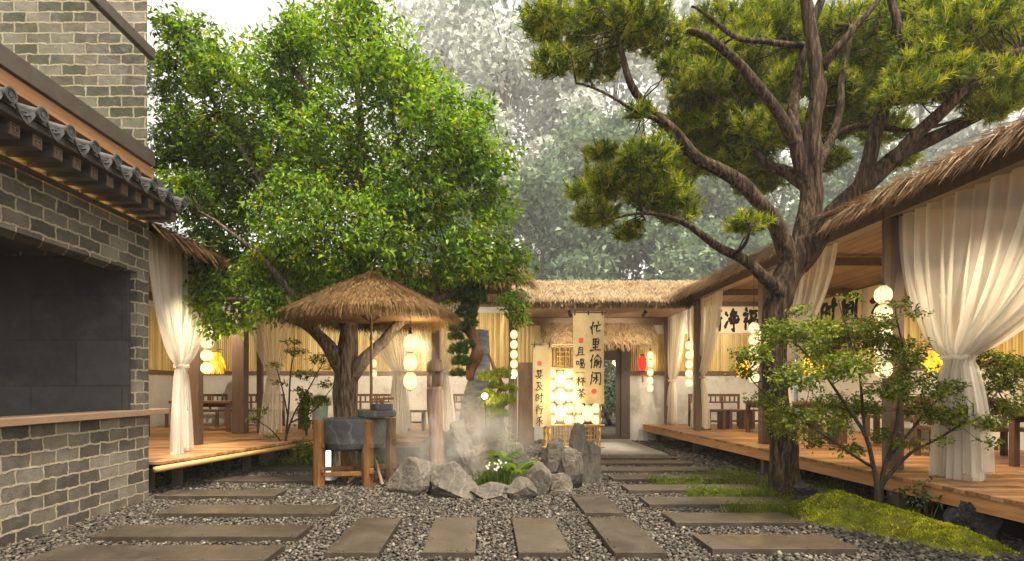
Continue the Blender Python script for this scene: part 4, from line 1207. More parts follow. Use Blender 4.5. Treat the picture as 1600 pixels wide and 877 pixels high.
# ------------------------------------------------------------------ bamboo rack with lanterns, banners
RY = 10.9
rk = thing('bamboo_rack', 'golden bamboo rack holding rows of lit lanterns before the door', 'rack', P(893, 715, RY))
xl, xr = P(852, 600, RY).x, P(936, 600, RY).x
zt, zb_ = P(0, 540, RY).z, P(0, 576, RY).z
zc, zd = P(0, 664, RY).z, P(0, 698, RY).z
def bpole(a, b, r, nm='pole', par=None):
    mb = MB(); a = Vector(a); b = Vector(b); L = (b - a).length; n = max(2, int(L / 0.17)); pts = []; rad = []
    for i in range(n):
        for q, k in ((0.0, 1.0), (0.46, 0.93), (0.92, 1.0), (0.955, 1.16)):
            pts.append(a.lerp(b, min(1, (i + q) / n))); rad.append(r * k)
    pts.append(b); rad.append(r); mb.tube(pts, rad, 8)
    return mb.build(nm, M['bamboopole'], par, smooth=True)
for x in (xl, xr):
    for y_ in (RY - 0.09, RY + 0.16): bpole((x, y_, 0), (x, y_, zt + 0.05), 0.022, 'pole', rk)
for z in (zt, zb_, zc, zd, zd - 0.35):
    bpole((xl - 0.08, RY - 0.13, z), (xr + 0.08, RY - 0.13, z), 0.018, 'crossbar', rk)
    bpole((xl - 0.05, RY + 0.2, z - 0.02), (xr + 0.05, RY + 0.2, z - 0.02), 0.016, 'crossbar', rk)
for (ca, cb_, yo) in ((zb_, zt, -0.09), (zd, zc, 0.05)):
    mb = MB(); x = xl + 0.05
    while x < xr - 0.04:
        mb.tube([(x, RY + yo, ca), (x, RY + yo, cb_)], 0.011, 6); x += 0.058
    for xm in (xl + 0.33, xl + 0.83):
        for k in range(5):
            z = ca + (cb_ - ca) * (k + 0.5) / 5; mb.tube([(xm - 0.12, RY + yo - 0.022, z), (xm + 0.12, RY + yo - 0.022, z)], 0.010, 6)
        mb.tube([(xm - 0.06, RY + yo - 0.03, ca), (xm - 0.06, RY + yo - 0.03, cb_)], 0.012, 6); mb.tube([(xm + 0.06, RY + yo - 0.03, ca), (xm + 0.06, RY + yo - 0.03, cb_)], 0.012, 6)
    mb.build('lattice', M['bamboopole'], rk)
ordn = ('top', 'second', 'third', 'fourth', 'bottom')
small = ((861, 'far left'), (889, 'centre left'), (905, 'centre right'), (932, 'far right'))
for cx, cn in small:
    for i, yy in enumerate((583, 601, 620, 638, 656)):
        p = P(cx, yy, RY + 0.02); t = thing('lantern', f'small lit lantern in the {ordn[i]} row, {cn} column of the bamboo rack', 'lantern', p, 'lit lanterns on the bamboo rack')
        lantern_parts(t, p, 0.098, 0.205)
for cx, cn in ((875.5, 'left'), (918.5, 'right')):
    for i, yy in enumerate((592, 619.5, 646)):
        p = P(cx, yy, RY - 0.08); t = thing('lantern', f'large oblong lit lantern, {("upper", "middle", "lower")[i]} one of the {cn} big column on the rack', 'lantern', p, 'lit lanterns on the bamboo rack')
        lantern_parts(t, p, 0.108, 0.315)
lamp('rack_glow', P(885, 620, RY - 0.6), 22, (1, 0.77, 0.46), None, 0.25)


def banner(label, x0, x1, z0, z1, y, pole_x, pole_z0, cols, seals, wob=0.012, hooks=3):
    t = thing('cloth_banner', label, 'banner', ((x0 + x1) / 2, y, z0))
    n, m = 14, 26; vs = []
    f = lambda x, z: y + wob * math.sin((x - x0) / (x1 - x0) * 9 + z * 1.7) * (0.25 + (z1 - z) / (z1 - z0)) + wob * 0.7 * math.sin(z * 4.1)
    for s_, o in ((0, 0.0), (1, 0.003)):
        for j in range(m + 1):
            for i in range(n + 1):
                x = x0 + (x1 - x0) * i / n; z = z1 - (z1 - z0) * j / m - (0.012 * math.sin(i * 1.1) if j == m else 0)
                vs.append((x, f(x, z) + o, z))
    q = (n + 1) * (m + 1)
    fs = [[s_ * q + j * (n + 1) + i, s_ * q + (j + 1) * (n + 1) + i, s_ * q + (j + 1) * (n + 1) + i + 1, s_ * q + j * (n + 1) + i + 1] for s_ in (0, 1) for j in range(m) for i in range(n)]
    mb = MB(); mb.add(vs, fs, 0.5); cl = mb.build('cloth', M['banner'], t, smooth=True)
    to = lambda x, z, k: (x, f(x, z) - 0.004 - 0.0003 * k, z)
    for (chars, cx, zt_, w_, h_, gap, wt) in cols:
        mb = MB(); z = zt_
        for ch in chars:
            hh = h_ * (0.45 if ch == '一' else 1); brush(mb, ch, cx - w_ / 2, z, w_, hh, to, wt); z -= hh + gap
        mb.build('lettering', M['ink'], cl)
    for (sx, sz, ss, rn) in seals: seal(cl, sx, sz, ss, to, rn)
    mb = MB(); mb.tube([(x0 - 0.03, y, z1 + 0.025), (x1 + 0.03, y, z1 + 0.025)], 0.009, 8)
    for i in range(hooks):
        x = x0 + 0.03 + (x1 - x0 - 0.06) * i / max(1, hooks - 1); mb.box(x - 0.014, x + 0.014, y - 0.014, y + 0.014, z1 - 0.035, z1 + 0.055)
    mb.build('hanging_rod', M['blackmetal'], t)
    bpole((pole_x, y + 0.03, pole_z0), (pole_x, y + 0.03, z1 + 0.05), 0.019, 'pole', t)
    return t


BY = 10.45
bx_ = lambda px: (px - 760) / FPX * BY
bz = lambda py: CAMZ - (py - 607) / FPX * BY
banner('tall tan cloth banner with two columns of black brush lettering beside the door', bx_(895.5), bx_(943.5), bz(631), bz(490), BY, bx_(898), 0.0,
       [('忙里偷闲', bx_(930.5), bz(501), 0.245, 0.29, 0.028, 6.2), ('且喝一杯茶', bx_(907.5), bz(541), 0.195, 0.205, 0.022, 6.4)],
       [(bx_(908), bz(532), 0.085, False), (bx_(928), bz(611.5), 0.10, True)])
BY = 10.5
banner('narrow tan cloth banner with one lettering column, left of the lantern rack', bx_(832.5), bx_(861), bz(667), bz(540), BY, bx_(859), 0.0,
       [('要及时行乐', bx_(843), bz(577), 0.165, 0.20, 0.022, 6.0)], [(bx_(843), bz(568), 0.08, False)], 0.008, 2)


def wall_sign(label, axis, pos, a0, a1, z0, z1, text, sealed=False):
    t = thing('lettered_board', label, 'sign', ((a0 + a1) / 2, pos, z0) if axis == 'x' else (pos, (a0 + a1) / 2, z0), 'lettered boards above the bamboo')
    mb = MB()
    if axis == 'x': mb.box(a0, a1, pos - 0.03, pos, z0, z1); to = lambda x, z, k: (x, pos - 0.034 - 0.0004 * k, z)
    else: mb.box(pos - 0.03, pos, a0, a1, z0, z1); to = lambda x, z, k: (pos - 0.034 - 0.0004 * k, -x, z)
    b = mb.build('board', M['paper'], t)
    n = len(text); W = (a1 - a0) / n; mb = MB()
    for i, ch in enumerate(text):
        x0 = (a0 if axis == 'x' else -a1) + W * i
        brush(mb, ch, x0 + W * 0.04, z1 - 0.03, W * 0.92, (z1 - z0) - 0.05, to, 11.0)
    mb.build('lettering', M['ink'], b)
    if sealed: seal(b, -(a0 + (a1 - a0) * 0.62), z1 - 0.06, 0.08, to)


wall_sign('cream board with large black brush characters on the far wall, between curtains', 'x', BW - 0.012, 5.66, 7.02, 2.78, 3.455, '清净福')
wall_sign('cream board of black brush characters on the side wall, behind the young maple', 'y', 7.988, 11.75, 13.95, 2.79, 3.46, '偷时间', True)
wall_sign('cream board with one brush character, just left of the nearest right post', 'y', 7.988, 10.55, 11.55, 2.79, 3.46, '老')

# ------------------------------------------------------------------ furniture
def settee(label):
    t = thing('settee', label, 'settee', (0, 0, 0), 'low wooden settees with lattice backs')
    MB().box(-0.62, 0.62, -0.26, 0.26, 0.36, 0.41).build('seat', M['furn'], t, bevel=0.005)
    for x in (-0.59, 0.59):
        MB().box(x - 0.03, x + 0.03, -0.26, -0.20, 0, 0.358).build('leg', M['furn'], t, bevel=0.004)
        MB().box(x - 0.03, x + 0.03, 0.20, 0.26, 0, 0.358).build('leg', M['furn'], t, bevel=0.004)
    mb = MB().box(-0.62, 0.62, 0.205, 0.25, 0.72, 0.78); mb.box(-0.62, 0.62, 0.205, 0.25, 0.56, 0.60)
    for x in (-0.595, -0.2, 0.2, 0.595): mb.box(x - 0.025, x + 0.025, 0.21, 0.245, 0.412, 0.718)
    x = -0.54
    while x < 0.56: mb.box(x - 0.016, x + 0.016, 0.215, 0.24, 0.602, 0.718); x += 0.115
    mb.build('backrest', M['furn'], t, bevel=0.003)
    return t


def table(label):
    t = thing('tea_table', label, 'table', (0, 0, 0), 'low wooden tea tables')
    MB().box(-0.65, 0.65, -0.33, 0.33, 0.60, 0.65).build('tabletop', M['furn'], t, bevel=0.005)
    for x in (-0.58, 0.58):
        for y_ in (-0.27, 0.27): MB().box(x - 0.035, x + 0.035, y_ - 0.035, y_ + 0.035, 0, 0.598).build('leg', M['furn'], t, bevel=0.004)
    MB().box(-0.54, 0.54, -0.27, 0.27, 0.52, 0.597).build('apron', M['furn'], t)
    return t


def stool(label):
    t = thing('stool', label, 'stool', (0, 0, 0), 'square wooden stools')
    MB().box(-0.21, 0.21, -0.17, 0.17, 0.40, 0.44).build('seat', M['furn'], t, bevel=0.004)
    for x in (-0.16, 0.16): MB().box(x - 0.03, x + 0.03, -0.15, 0.15, 0, 0.398).build('leg', M['furn'], t, bevel=0.004)
    MB().box(-0.128, 0.128, -0.02, 0.02, 0.16, 0.20).build('stretcher', M['furn'], t)
    return t


s0 = settee('lattice backed settee by the far wall, right of the tied curtain'); s0.location = (5.52, 13.2, DZ)
t0 = table('low tea table in front of the far settee, right pavilion'); t0.location = (6.0, 11.2, DZ)
k0 = stool('small square stool nearest the curtain, before the far settee'); k0.location = (5.08, 12.35, DZ)
dup(k0, (5.62, 12.5, DZ), 0, 'square stool in front of the far settee, right of the first stool')
dup(k0, (6.1, 12.45, DZ), 0, 'square stool just left of the pine trunk, before the far settee')
dup(s0, (7.45, 9.9, DZ), R(-90), 'settee along the side wall behind the young maple foliage')
dup(t0, (6.2, 8.6, DZ), R(90), 'tea table behind the nearest right post, half hidden by maple')
dup(s0, (6.45, 7.3, DZ), 0, 'settee behind the tied near curtain at the right edge')
dup(t0, (6.75, 6.2, DZ), 0, 'tea table at the right edge beside the near curtain')
dup(k0, (5.5, 9.0, DZ), 0, 'square stool behind the nearest post on the right deck')
dup(s0, (-6.9, 13.2, DZ), 0, 'settee behind the left curtain and lantern string')
dup(s0, (-5.55, 13.3, DZ), 0, 'settee right of the left lantern string, behind the thick post')
dup(t0, (-6.0, 11.9, DZ), 0, 'tea table beside the left post with the lanterns')
dup(t0, (-6.3, 8.8, DZ), R(90), 'tea table just behind the brick corner on the left deck')
dup(k0, (-6.6, 10.4, DZ), 0, 'square stool between the brick corner and the left curtain')
dup(k0, (-4.05, 12.6, DZ), 0, 'square stool behind the thin sapling, left of the broadleaf trunk')
dup(s0, (-2.9, 13.4, DZ), 0, 'settee behind the broadleaf trunk on the far deck')
dup(k0, (-1.52, 12.0, DZ), 0, 'square stool left of the driftwood post, on the far deck')
dup(s0, (-0.2, 13.5, DZ), 0, 'settee behind the rock peak on the far deck')

# ceiling spotlights (modelled fixtures) and their light
def spotlight(label, p, aim, power):
    p = Vector(p); d = (Vector(aim) - p).normalized()
    t = thing('spotlight', label, 'spotlight', p, 'black ceiling spotlights')
    mb = MB(); mb.tube([p + Vector((0, 0, 0.12)), p], 0.01, 6); mb.build('bracket', M['blackmetal'], t)
    mb = MB(); mb.tube([p - d * 0.07, p + d * 0.07], [0.036, 0.045], 12); mb.build('lamp_head', M['blackmetal'], t)
    lamp('spot_light', p + d * 0.09, power * 0.95, (1, 0.80, 0.54), t, 0.04, 105, aim)


spotlight('black spotlight under the right eave next to the nearest post', (4.95, 6.45, 3.24), (6.6, 8.0, 0.6), 170)
spotlight('black ceiling spotlight near the second post of the right pavilion', (5.0, 9.35, 3.24), (6.6, 10.5, 0.8), 150)
spotlight('black ceiling spotlight by the third post of the right pavilion', (5.0, 12.0, 3.24), (6.0, 14.2, 1.6), 130)
spotlight('black ceiling spotlight behind the near curtain', (5.6, 4.9, 3.24), (4.9, 5.6, 0.9), 95)
spotlight('black ceiling spotlight above the left settee', (-5.6, 10.2, 3.24), (-6.0, 13.5, 1.2), 150)
spotlight('black ceiling spotlight behind the left curtain', (-5.4, 7.9, 3.24), (-4.9, 8.3, 0.8), 170)
spotlight('black ceiling spotlight over the far deck behind the parasol', (-2.6, 11.6, 3.24), (-2.8, 14.2, 1.4), 150)
spotlight('black ceiling spotlight over the far deck behind the rocks', (-0.4, 11.6, 3.24), (-0.5, 14.2, 1.4), 130)
spotlight('black ceiling spotlight under the gate roof before the door', (1.9, 12.6, 3.05), (2.4, 14.0, 2.2), 50)
spotlight('second black ceiling spotlight under the gate roof, right of the banner', (3.6, 12.6, 3.05), (3.3, 14.0, 2.2), 50)  # added lamp: lifts the dark awning, no known fixture here

# ------------------------------------------------------------------ stone mill and parasol
ml = thing('stone_mill', 'dark stone mill basin on four stout log legs with a millstone', 'mill', (-1.85, 7.85, 0))
cx, cyy = -1.87, 7.85
mb = MB(); mb.lathe([(0.05, 0.50), (0.30, 0.50), (0.37, 0.53), (0.40, 0.60), (0.415, 0.86), (0.415, 0.92), (0.40, 0.935), (0.34, 0.935), (0.325, 0.92), (0.31, 0.80), (0.05, 0.78)], cx, cyy, 0, 40, sx=1.08)
mb.build('stone_basin', M['millstone'], ml, smooth=False, bevel=0.004)
mb = MB(); mb.lathe([(0.02, 0.955), (0.25, 0.955), (0.265, 0.975), (0.265, 1.035), (0.25, 1.05), (0.02, 1.05)], -1.53, 7.75, 0, 36); mb.lathe([(0.02, 1.052), (0.14, 1.052), (0.15, 1.06), (0.15, 1.13), (0.14, 1.14), (0.02, 1.14)], -1.46, 7.75, 0, 28)
mb.build('millstone', M['millstone'], ml, bevel=0.003)
MB().beam((-1.62, 7.72, 1.20), (-1.30, 7.78, 1.215), 0.05, 0.035).tube([(-1.46, 7.75, 1.14), (-1.46, 7.75, 1.21)], 0.03, 10).build('handle', M['logwood'], ml, bevel=0.004)
for (x, y_, r_) in ((-2.30, 7.62, 0.082), (-1.62, 7.56, 0.078), (-2.10, 8.22, 0.075), (-1.40, 8.10, 0.078)):
    mb = MB(); sp = [(Vector((x, y_, z)), r_ * (1 + 0.05 * math.sin(z * 9 + x))) for z in (0, 0.12, 0.3, 0.5, 0.7, 0.9, 0.925)]
    sp[-1] = (sp[-1][0], r_ * 0.92); mb.tube([p for p, _ in sp], [r for _, r in sp], 12, lump=0.06)
    lg = mb.build('leg', M['logwood'], ml, smooth=False)
    MB().box(x + r_ * 0.55, x + r_ * 0.55 + 0.05, y_ - r_ - 0.012, y_ - r_ + 0.04, 0.20, 0.27).box(x + r_ * 0.55, x + r_ * 0.55 + 0.05, y_ - r_ - 0.012, y_ - r_ + 0.04, 0.55, 0.62).build('peg', M['logwood'], lg, bevel=0.004)
for a, b in (((-2.30, 7.62, 0.24), (-1.40, 8.10, 0.22)), ((-1.62, 7.56, 0.22), (-2.10, 8.22, 0.24)), ((-2.30, 7.62, 0.17), (-1.62, 7.60, 0.19))):
    MB().beam(a, b, 0.05, 0.06).build('stretcher', M['logwood'], ml, bevel=0.006)
for a, b in (((-1.60, 8.0, 0.30), (-1.42, 7.58, 0.03)), ((-1.72, 8.05, 0.28), (-1.95, 7.75, 0.02))):
    MB().tube([a, b], 0.022, 8).build('brace', M['drift'], ml)

pz = thing('straw_parasol', 'shaggy brown straw parasol on a slim wooden pole over the stone mill', 'parasol', (-1.63, 8.0, 0))
ux, uy, zr, za, rr_ = -1.66, 7.98, 2.42, 3.05, 1.16
MB().tube([(ux, uy, 0), (ux, uy, 1.5), (ux, uy, 2.95)], [0.022, 0.020, 0.018], 10).build('pole', M['logwood'], pz)
mb = MB(); mb.lathe([(rr_, zr - 0.02), (0.6, zr + 0.27), (0.02, za - 0.04), (0.02, za), (0.6, zr + 0.315), (rr_, zr + 0.03)], ux, uy, 0, 36); cano = mb.build('canopy', M['thatchbrown'], pz)
n = 9000; rad = np.sqrt(rng.uniform(0.002, 1, n)) * rr_; th = rng.uniform(0, 2 * np.pi, n)
def cone_strands(rad, th, L, W, drop, under=False):
    n = len(rad); o = np.stack([np.cos(th), np.sin(th), np.zeros(n)], 1)
    sl = np.array([0, 0, -(za - zr) / rr_])
    z = za + 0.02 - (za - zr) * (rad / rr_)
    p = np.array([ux, uy, 0]) + o * rad[:, None] + np.stack([0 * z, 0 * z, z - (0.05 if under else 0)], 1)
    tang = np.stack([-np.sin(th), np.cos(th), np.zeros(n)], 1)
    d = unit(o + sl + tang * rng.normal(0, 0.2, (n, 1))); nn = unit(o * 0.43 + np.array([0, 0, 1.0]))
    return strands(p, d, nn, L, W, drop, rng.uniform(0, 1, n))
g1 = cone_strands(rad, th, rng.uniform(0.10, 0.26, n), rng.uniform(0.005, 0.013, n), rng.uniform(0, 0.03, n))
n = 5200; g2 = cone_strands(rng.uniform(0.9, 1.02, n) * rr_, rng.uniform(0, 2 * np.pi, n), rng.uniform(0.08, 0.17, n), rng.uniform(0.005, 0.012, n), rng.uniform(0.03, 0.17, n))
n = 6000; g3 = cone_strands(np.sqrt(rng.uniform(0.1, 1, n)) * rr_, rng.uniform(0, 2 * np.pi, n), rng.uniform(0.08, 0.18, n), rng.uniform(0.005, 0.012, n), rng.uniform(0.02, 0.12, n), True)
np_obj('straw', *join([g1, g2, g3]), M['thatchbrown'], cano)
for k in range(8):
    a = 2 * math.pi * k / 8 + 0.2
    MB().tube([(ux, uy, za - 0.10), (ux + math.cos(a) * 1.12, uy + math.sin(a) * 1.12, zr - 0.02)], 0.010, 6).build('rib', M['logwood'], pz)
    MB().tube([(ux, uy, zr - 0.12), (ux + math.cos(a) * 0.5, uy + math.sin(a) * 0.5, zr + 0.22)], 0.008, 6).build('strut', M['logwood'], pz)

# planter with grassy plant behind the mill, on the deck
pp = P(500, 632, 10.75)
pt = thing('potted_grass', 'grey-green tapered planter of bright grassy leaves behind the mill', 'potted plant', (pp.x, 10.75, DZ))
mb = MB(); mb.lathe([(0.115, DZ), (0.125, DZ + 0.01), (0.158, 1.03), (0.168, 1.05), (0.168, 1.08), (0.15, 1.08), (0.145, 1.0), (0.02, 0.98)], pp.x, 10.75, 0, 28); mb.build('pot', M['pot'], pt, smooth=False)
n = 900; q = np.stack([pp.x + rng.normal(0, 0.07, n), 10.75 + rng.normal(0, 0.07, n), np.full(n, 1.02)], 1)
np_obj('leaves', *blades_geo(q, rng.uniform(0.12, 0.27, n), np.full(n, 0.012), 0.22, rng.uniform(0.1, 0.7, n)), M['grass'], pt)
iv = thing('ivy', 'trailing ivy climbing a stake beside the planter', 'plant', (-3.47, 10.7, DZ))
MB().tube([(-3.49, 10.74, DZ), (-3.48, 10.74, 1.25)], 0.025, 6).build('stake', M['brownwood'], iv)
n = 500; c_ = np.stack([-3.49 + rng.normal(0, 0.05, n), 10.66 + rng.normal(0, 0.05, n), rng.uniform(0.6, 1.3, n)], 1)
L = rng.uniform(0.05, 0.09, n); np_obj('leaves', *leaves_geo(c_, unit(rng.normal(size=(n, 3)) + [0, -0.4, -0.8]), unit(rng.normal(size=(n, 3)) * 0.5 + [0, -1, 0.3]), L, L * 0.8, rng.uniform(0, 0.7, n)), M['mapleleaf'], iv)
o = MB().box(-2.45, -2.39, 8.45, 8.51, -0.01, 0.40)
tag(o.build('box_lamp', M['coolbox'], None, loc=(-2.42, 8.48, 0), bevel=0.006), 'small lit white box lamp on the ground behind the mill legs', 'lamp')
# ------------------------------------------------------------------ rockery
def rk_at(px, pyb, Y):                                   # ground point under a pixel column
    return ((px - 760) / FPX * Y, Y, 0.0)


rock(11, (0.42, 0.34, 0.33), rk_at(648, 775, 7.25), M['rock'], 'rounded grey boulder at the left end of the rock ring, in the mist', cuts=9)
rock(12, (0.37, 0.31, 0.31), rk_at(706, 785, 6.95), M['rock'], 'grey boulder in the rock ring, in front of the driftwood post', cuts=10)
rock(23, (0.33, 0.22, 0.14), rk_at(766, 785, 6.85), M['rock'], 'flat slab-like grey rock at the front of the ring, below the white flowers', cuts=10)
rock(34, (0.205, 0.18, 0.19), rk_at(813, 785, 6.8), M['rock'], 'small blocky grey rock at the front of the ring, below the fern', cuts=13)
rock(15, (0.20, 0.22, 0.29), rk_at(846, 780, 7.1), M['rock'], 'upright angular grey rock right of the fern', cuts=12, ang=0.5)
for i, (sd_, sz, px, Y, lab) in enumerate((
    (41, (0.26, 0.22, 0.46), 864, 7.75, 'square-topped standing rock at the left of the tall rock cluster'),
    (42, (0.23, 0.20, 0.42), 889, 7.5, 'broad standing rock in the middle of the tall rock cluster'),
    (43, (0.22, 0.20, 0.63), 904, 7.95, 'tall pointed standing rock, peak of the rock cluster under the big banner'),
    (44, (0.19, 0.18, 0.46), 921, 8.0, 'short standing rock at the right end of the rock cluster'),
    (45, (0.22, 0.18, 0.17), 872, 7.35, 'low dark rock at the foot of the tall rock cluster'))):
    rock(sd_, sz, rk_at(px, 0, Y), M['rock'], lab, cuts=6, rough=0.11, base=0.30, boxy=0.5 if sd_ == 43 else 0.42, STRI=0.7, tap=0.5 if sd_ == 43 else 0.2)
rock(51, (0.54, 0.42, 0.86), rk_at(752, 0, 8.45), M['palerock'], 'pale veined rock peak rising in the mist behind the fern', cuts=8, rough=0.15, STRI=0.7)
rock(52, (0.55, 0.40, 0.50), rk_at(702, 0, 8.75), M['palerock'], 'broad pale veined rock behind the driftwood post', cuts=8, rough=0.15, STRI=0.7)
rock(53, (0.42, 0.36, 0.36), rk_at(800, 0, 9.3), M['palerock'], 'low pale veined rock in the mist behind the bonsai', cuts=8, rough=0.15, STRI=0.7)
rock(54, (0.20, 0.16, 0.13), rk_at(735, 0, 7.5), M['rock'], 'small grey stone inside the rock ring', cuts=10)
rock(61, (0.19, 0.17, 0.235), rk_at(418, 0, 9.75), M['tanrock'], 'pointed tan rock at the edge of the left deck by the round shrub', cuts=10, rough=0.14)
rock(62, (0.30, 0.20, 0.17), (3.78, 6.45, 0.0), M['darkrock'], 'twisted dark rock between the pine trunk and the moss mound', cuts=8, rough=0.35, ang=0.2)
rock(63, (0.20, 0.18, 0.30), (4.33, 5.0, 0.0), M['darkrock'], 'pitted dark brown rock at the front edge of the right deck', cuts=6, rough=0.38)

# driftwood post with a window cut through its top
dw = MB(); b = P(680, 742, 8.0); tpz = P(680, 563, 8.0).z; s_ = 0.098
dz_ = tpz
path = [(Vector((b.x + 0.05, 8.0, 0)), 0.15), (Vector((b.x + 0.02, 8.0, 0.3)), 0.115), (Vector((b.x + 0.01, 8.0, 0.7)), 0.100), (Vector((b.x, 8.0, 1.10)), 0.105), (Vector((b.x - 0.004, 8.0, 1.38)), 0.112)]
sp = smooth_path(path, 4); dw.tube([p for p, _ in sp], [r for _, r in sp], 14, lump=0.13)
for sx in (-1, 1):
    dw.tube([(b.x + sx * 0.085, 8.0, 1.34), (b.x + sx * 0.090, 7.99, 1.50), (b.x + sx * 0.082, 8.0, 1.63)], [0.034, 0.028, 0.034], 10, lump=0.15)
dw.tube([(b.x + 0.01, 8.02, 1.35), (b.x + 0.02, 8.02, 1.62)], [0.03, 0.022], 8, lump=0.15)
dw.tube([(b.x, 8.0, 1.60), (b.x - 0.005, 8.0, 1.69), (b.x - 0.01, 8.0, dz_)], [0.115, 0.113, 0.104], 14, lump=0.13)
tag(dw.build('driftwood_post', M['drift'], None, loc=(b.x, 8.0, 0), smooth=True), 'pale driftwood post with a window cut through its top, standing in the rocks', 'post')

# grey log with cloud-pruned pine
lb = P(750, 640, 8.75)
lg = MB(); sp = [(Vector((lb.x - 0.10, 8.85, 0.55)), 0.26), (Vector((lb.x - 0.07, 8.82, 1.15)), 0.20), (Vector((lb.x - 0.03, 8.8, 1.52)), 0.165), (Vector((lb.x + 0.0, 8.8, 1.93)), 0.15), (Vector((lb.x + 0.02, 8.8, 2.28)), 0.135)]
sp = smooth_path(sp, 5); lg.tube([p for p, _ in sp], [r for _, r in sp], 18, lump=0.12)
tag(lg.build('tree_stump', M['barkgrey'], None, loc=(lb.x, 8.8, 0.55), smooth=True), 'upright grey-barked log standing on the pale rock peak', 'log')


def pads(specs, needles, L, per):
    cs = []; ns_ = []
    for (px, py, rp, Y, fl) in specs:
        rp *= 0.84; fl *= 0.78
        c_ = np.array(P(px, py, Y)[:]); rm = rp / FPX * Y
        n_ = int(per * (rm / 0.15) ** 2); d = rand_dirs(n_); d[:, 2] = np.abs(d[:, 2]) * 1.3 - 0.5
        d = unit(d); cs.append(c_ + d * rm * np.array([1, 1, fl]) * rng.uniform(0.75, 1.0, (n_, 1))); ns_.append(unit(d + [0, 0, 0.5]))
    return tufts_geo(np.concatenate(cs), np.concatenate(ns_), needles, L, 0.0035, 0.8, 0.4)


bp = thing('bonsai_pine', 'tall cloud-pruned pine with dark round pads and a twisted red-brown trunk', 'bonsai', (lb.x - 0.1, 8.6, 1.1))
mb = MB()
limb(mb, [(737, 592, 8.66, 6), (736, 575, 8.60, 8), (744, 552, 8.55, 10), (740, 532, 8.55, 7), (734, 515, 8.52, 9), (738, 495, 8.5, 6), (747, 478, 8.55, 4), (750, 462, 8.55, 3)], 12, 0.35, 4, 0.03)
limb(mb, [(738, 520, 8.55, 6), (722, 515, 8.5, 4), (712, 505, 8.5, 3)], 8); limb(mb, [(740, 560, 8.55, 6), (724, 566, 8.5, 4), (716, 560, 8.5, 3)], 8); limb(mb, [(744, 495, 8.55, 5), (730, 488, 8.5, 3)], 8)
mb.build('trunk', M['barkred'], bp, smooth=True)
np_obj('crown', *pads([(722, 466, 20, 8.5, 1.00), (745, 458, 18, 8.6, 0.94), (748, 468, 14, 8.4, 0.94), (728, 490, 20, 8.45, 0.94), (716, 512, 18, 8.45, 0.81), (735, 506, 14, 8.4, 0.81), (712, 527, 14, 8.4, 0.81), (716, 548, 18, 8.4, 0.88), (730, 540, 14, 8.4, 0.81), (722, 566, 18, 8.4, 0.81), (716, 584, 13, 8.4, 0.81), (734, 478, 16, 8.7, 0.94)], 26, (0.022, 0.06), 190), M['padgreen'], bp)
b2 = thing('bonsai_pine', 'low cloud-pruned pine with bright lime green pads beside the glowing globe', 'bonsai', P(775, 690, 8.3))
mb = MB(); limb(mb, [(772, 700, 8.3, 5), (780, 660, 8.3, 4.5), (772, 630, 8.3, 4), (784, 605, 8.3, 3.5), (776, 585, 8.3, 3), (768, 566, 8.35, 2.5), (763, 555, 8.4, 2)], 9, 0.25, 4, 0.02)
limb(mb, [(778, 640, 8.3, 4), (795, 628, 8.3, 3)], 7); limb(mb, [(776, 640, 8.3, 4), (766, 622, 8.25, 3)], 7); mb.build('trunk', M['barkred'], b2, smooth=True)
np_obj('crown', *pads([(764, 590, 17, 8.2, 0.74), (784, 586, 18, 8.25, 0.74), (775, 604, 14, 8.3, 0.74), (796, 608, 13, 8.3, 0.82), (790, 626, 18, 8.2, 0.82), (770, 632, 16, 8.1, 0.82), (776, 646, 20, 8.15, 0.82), (764, 617, 13, 8.15, 0.82), (758, 588, 12, 8.2, 0.66)], 24, (0.018, 0.06), 210), M['padlime'], b2)
gp_ = P(757.5, 619, 7.95)
gl_ = MB(); gl_.lathe([(0.001, -0.042), (0.022, -0.036), (0.037, -0.02), (0.042, 0), (0.037, 0.02), (0.022, 0.036), (0.001, 0.042)], gp_.x, gp_.y, gp_.z, 18)
glo = thing('globe_lamp', 'small glowing white globe lamp among the lime green bonsai pads', 'lamp', gp_)
gl_.build('globe', M['globe'], glo, smooth=True)
MB().tube([gp_ - Vector((0, 0, 0.04)), gp_ + Vector((0.02, 0.3, -0.5)), gp_ + Vector((0.02, 0.3, -1.0))], 0.008, 6).build('stem', M['blackmetal'], glo)
lamp('globe_light', gp_ + Vector((0, -0.09, 0.0)), 5, (1, 0.82, 0.5), glo, 0.05)
gp2 = P(802, 587, 11.6)
g2o = thing('globe_lamp', 'glowing white globe at the foot of the gate post lantern string', 'lamp', gp2)
MB().lathe([(0.001, -0.062), (0.034, -0.054), (0.055, -0.03), (0.064, 0), (0.055, 0.03), (0.034, 0.054), (0.001, 0.062)], gp2.x, gp2.y, gp2.z, 18).build('globe', M['globe'], g2o, smooth=True)
MB().tube([gp2 - Vector((0, 0, 0.05)), Vector((gp2.x, gp2.y, 0))], 0.010, 6).build('stem', M['blackmetal'], g2o)

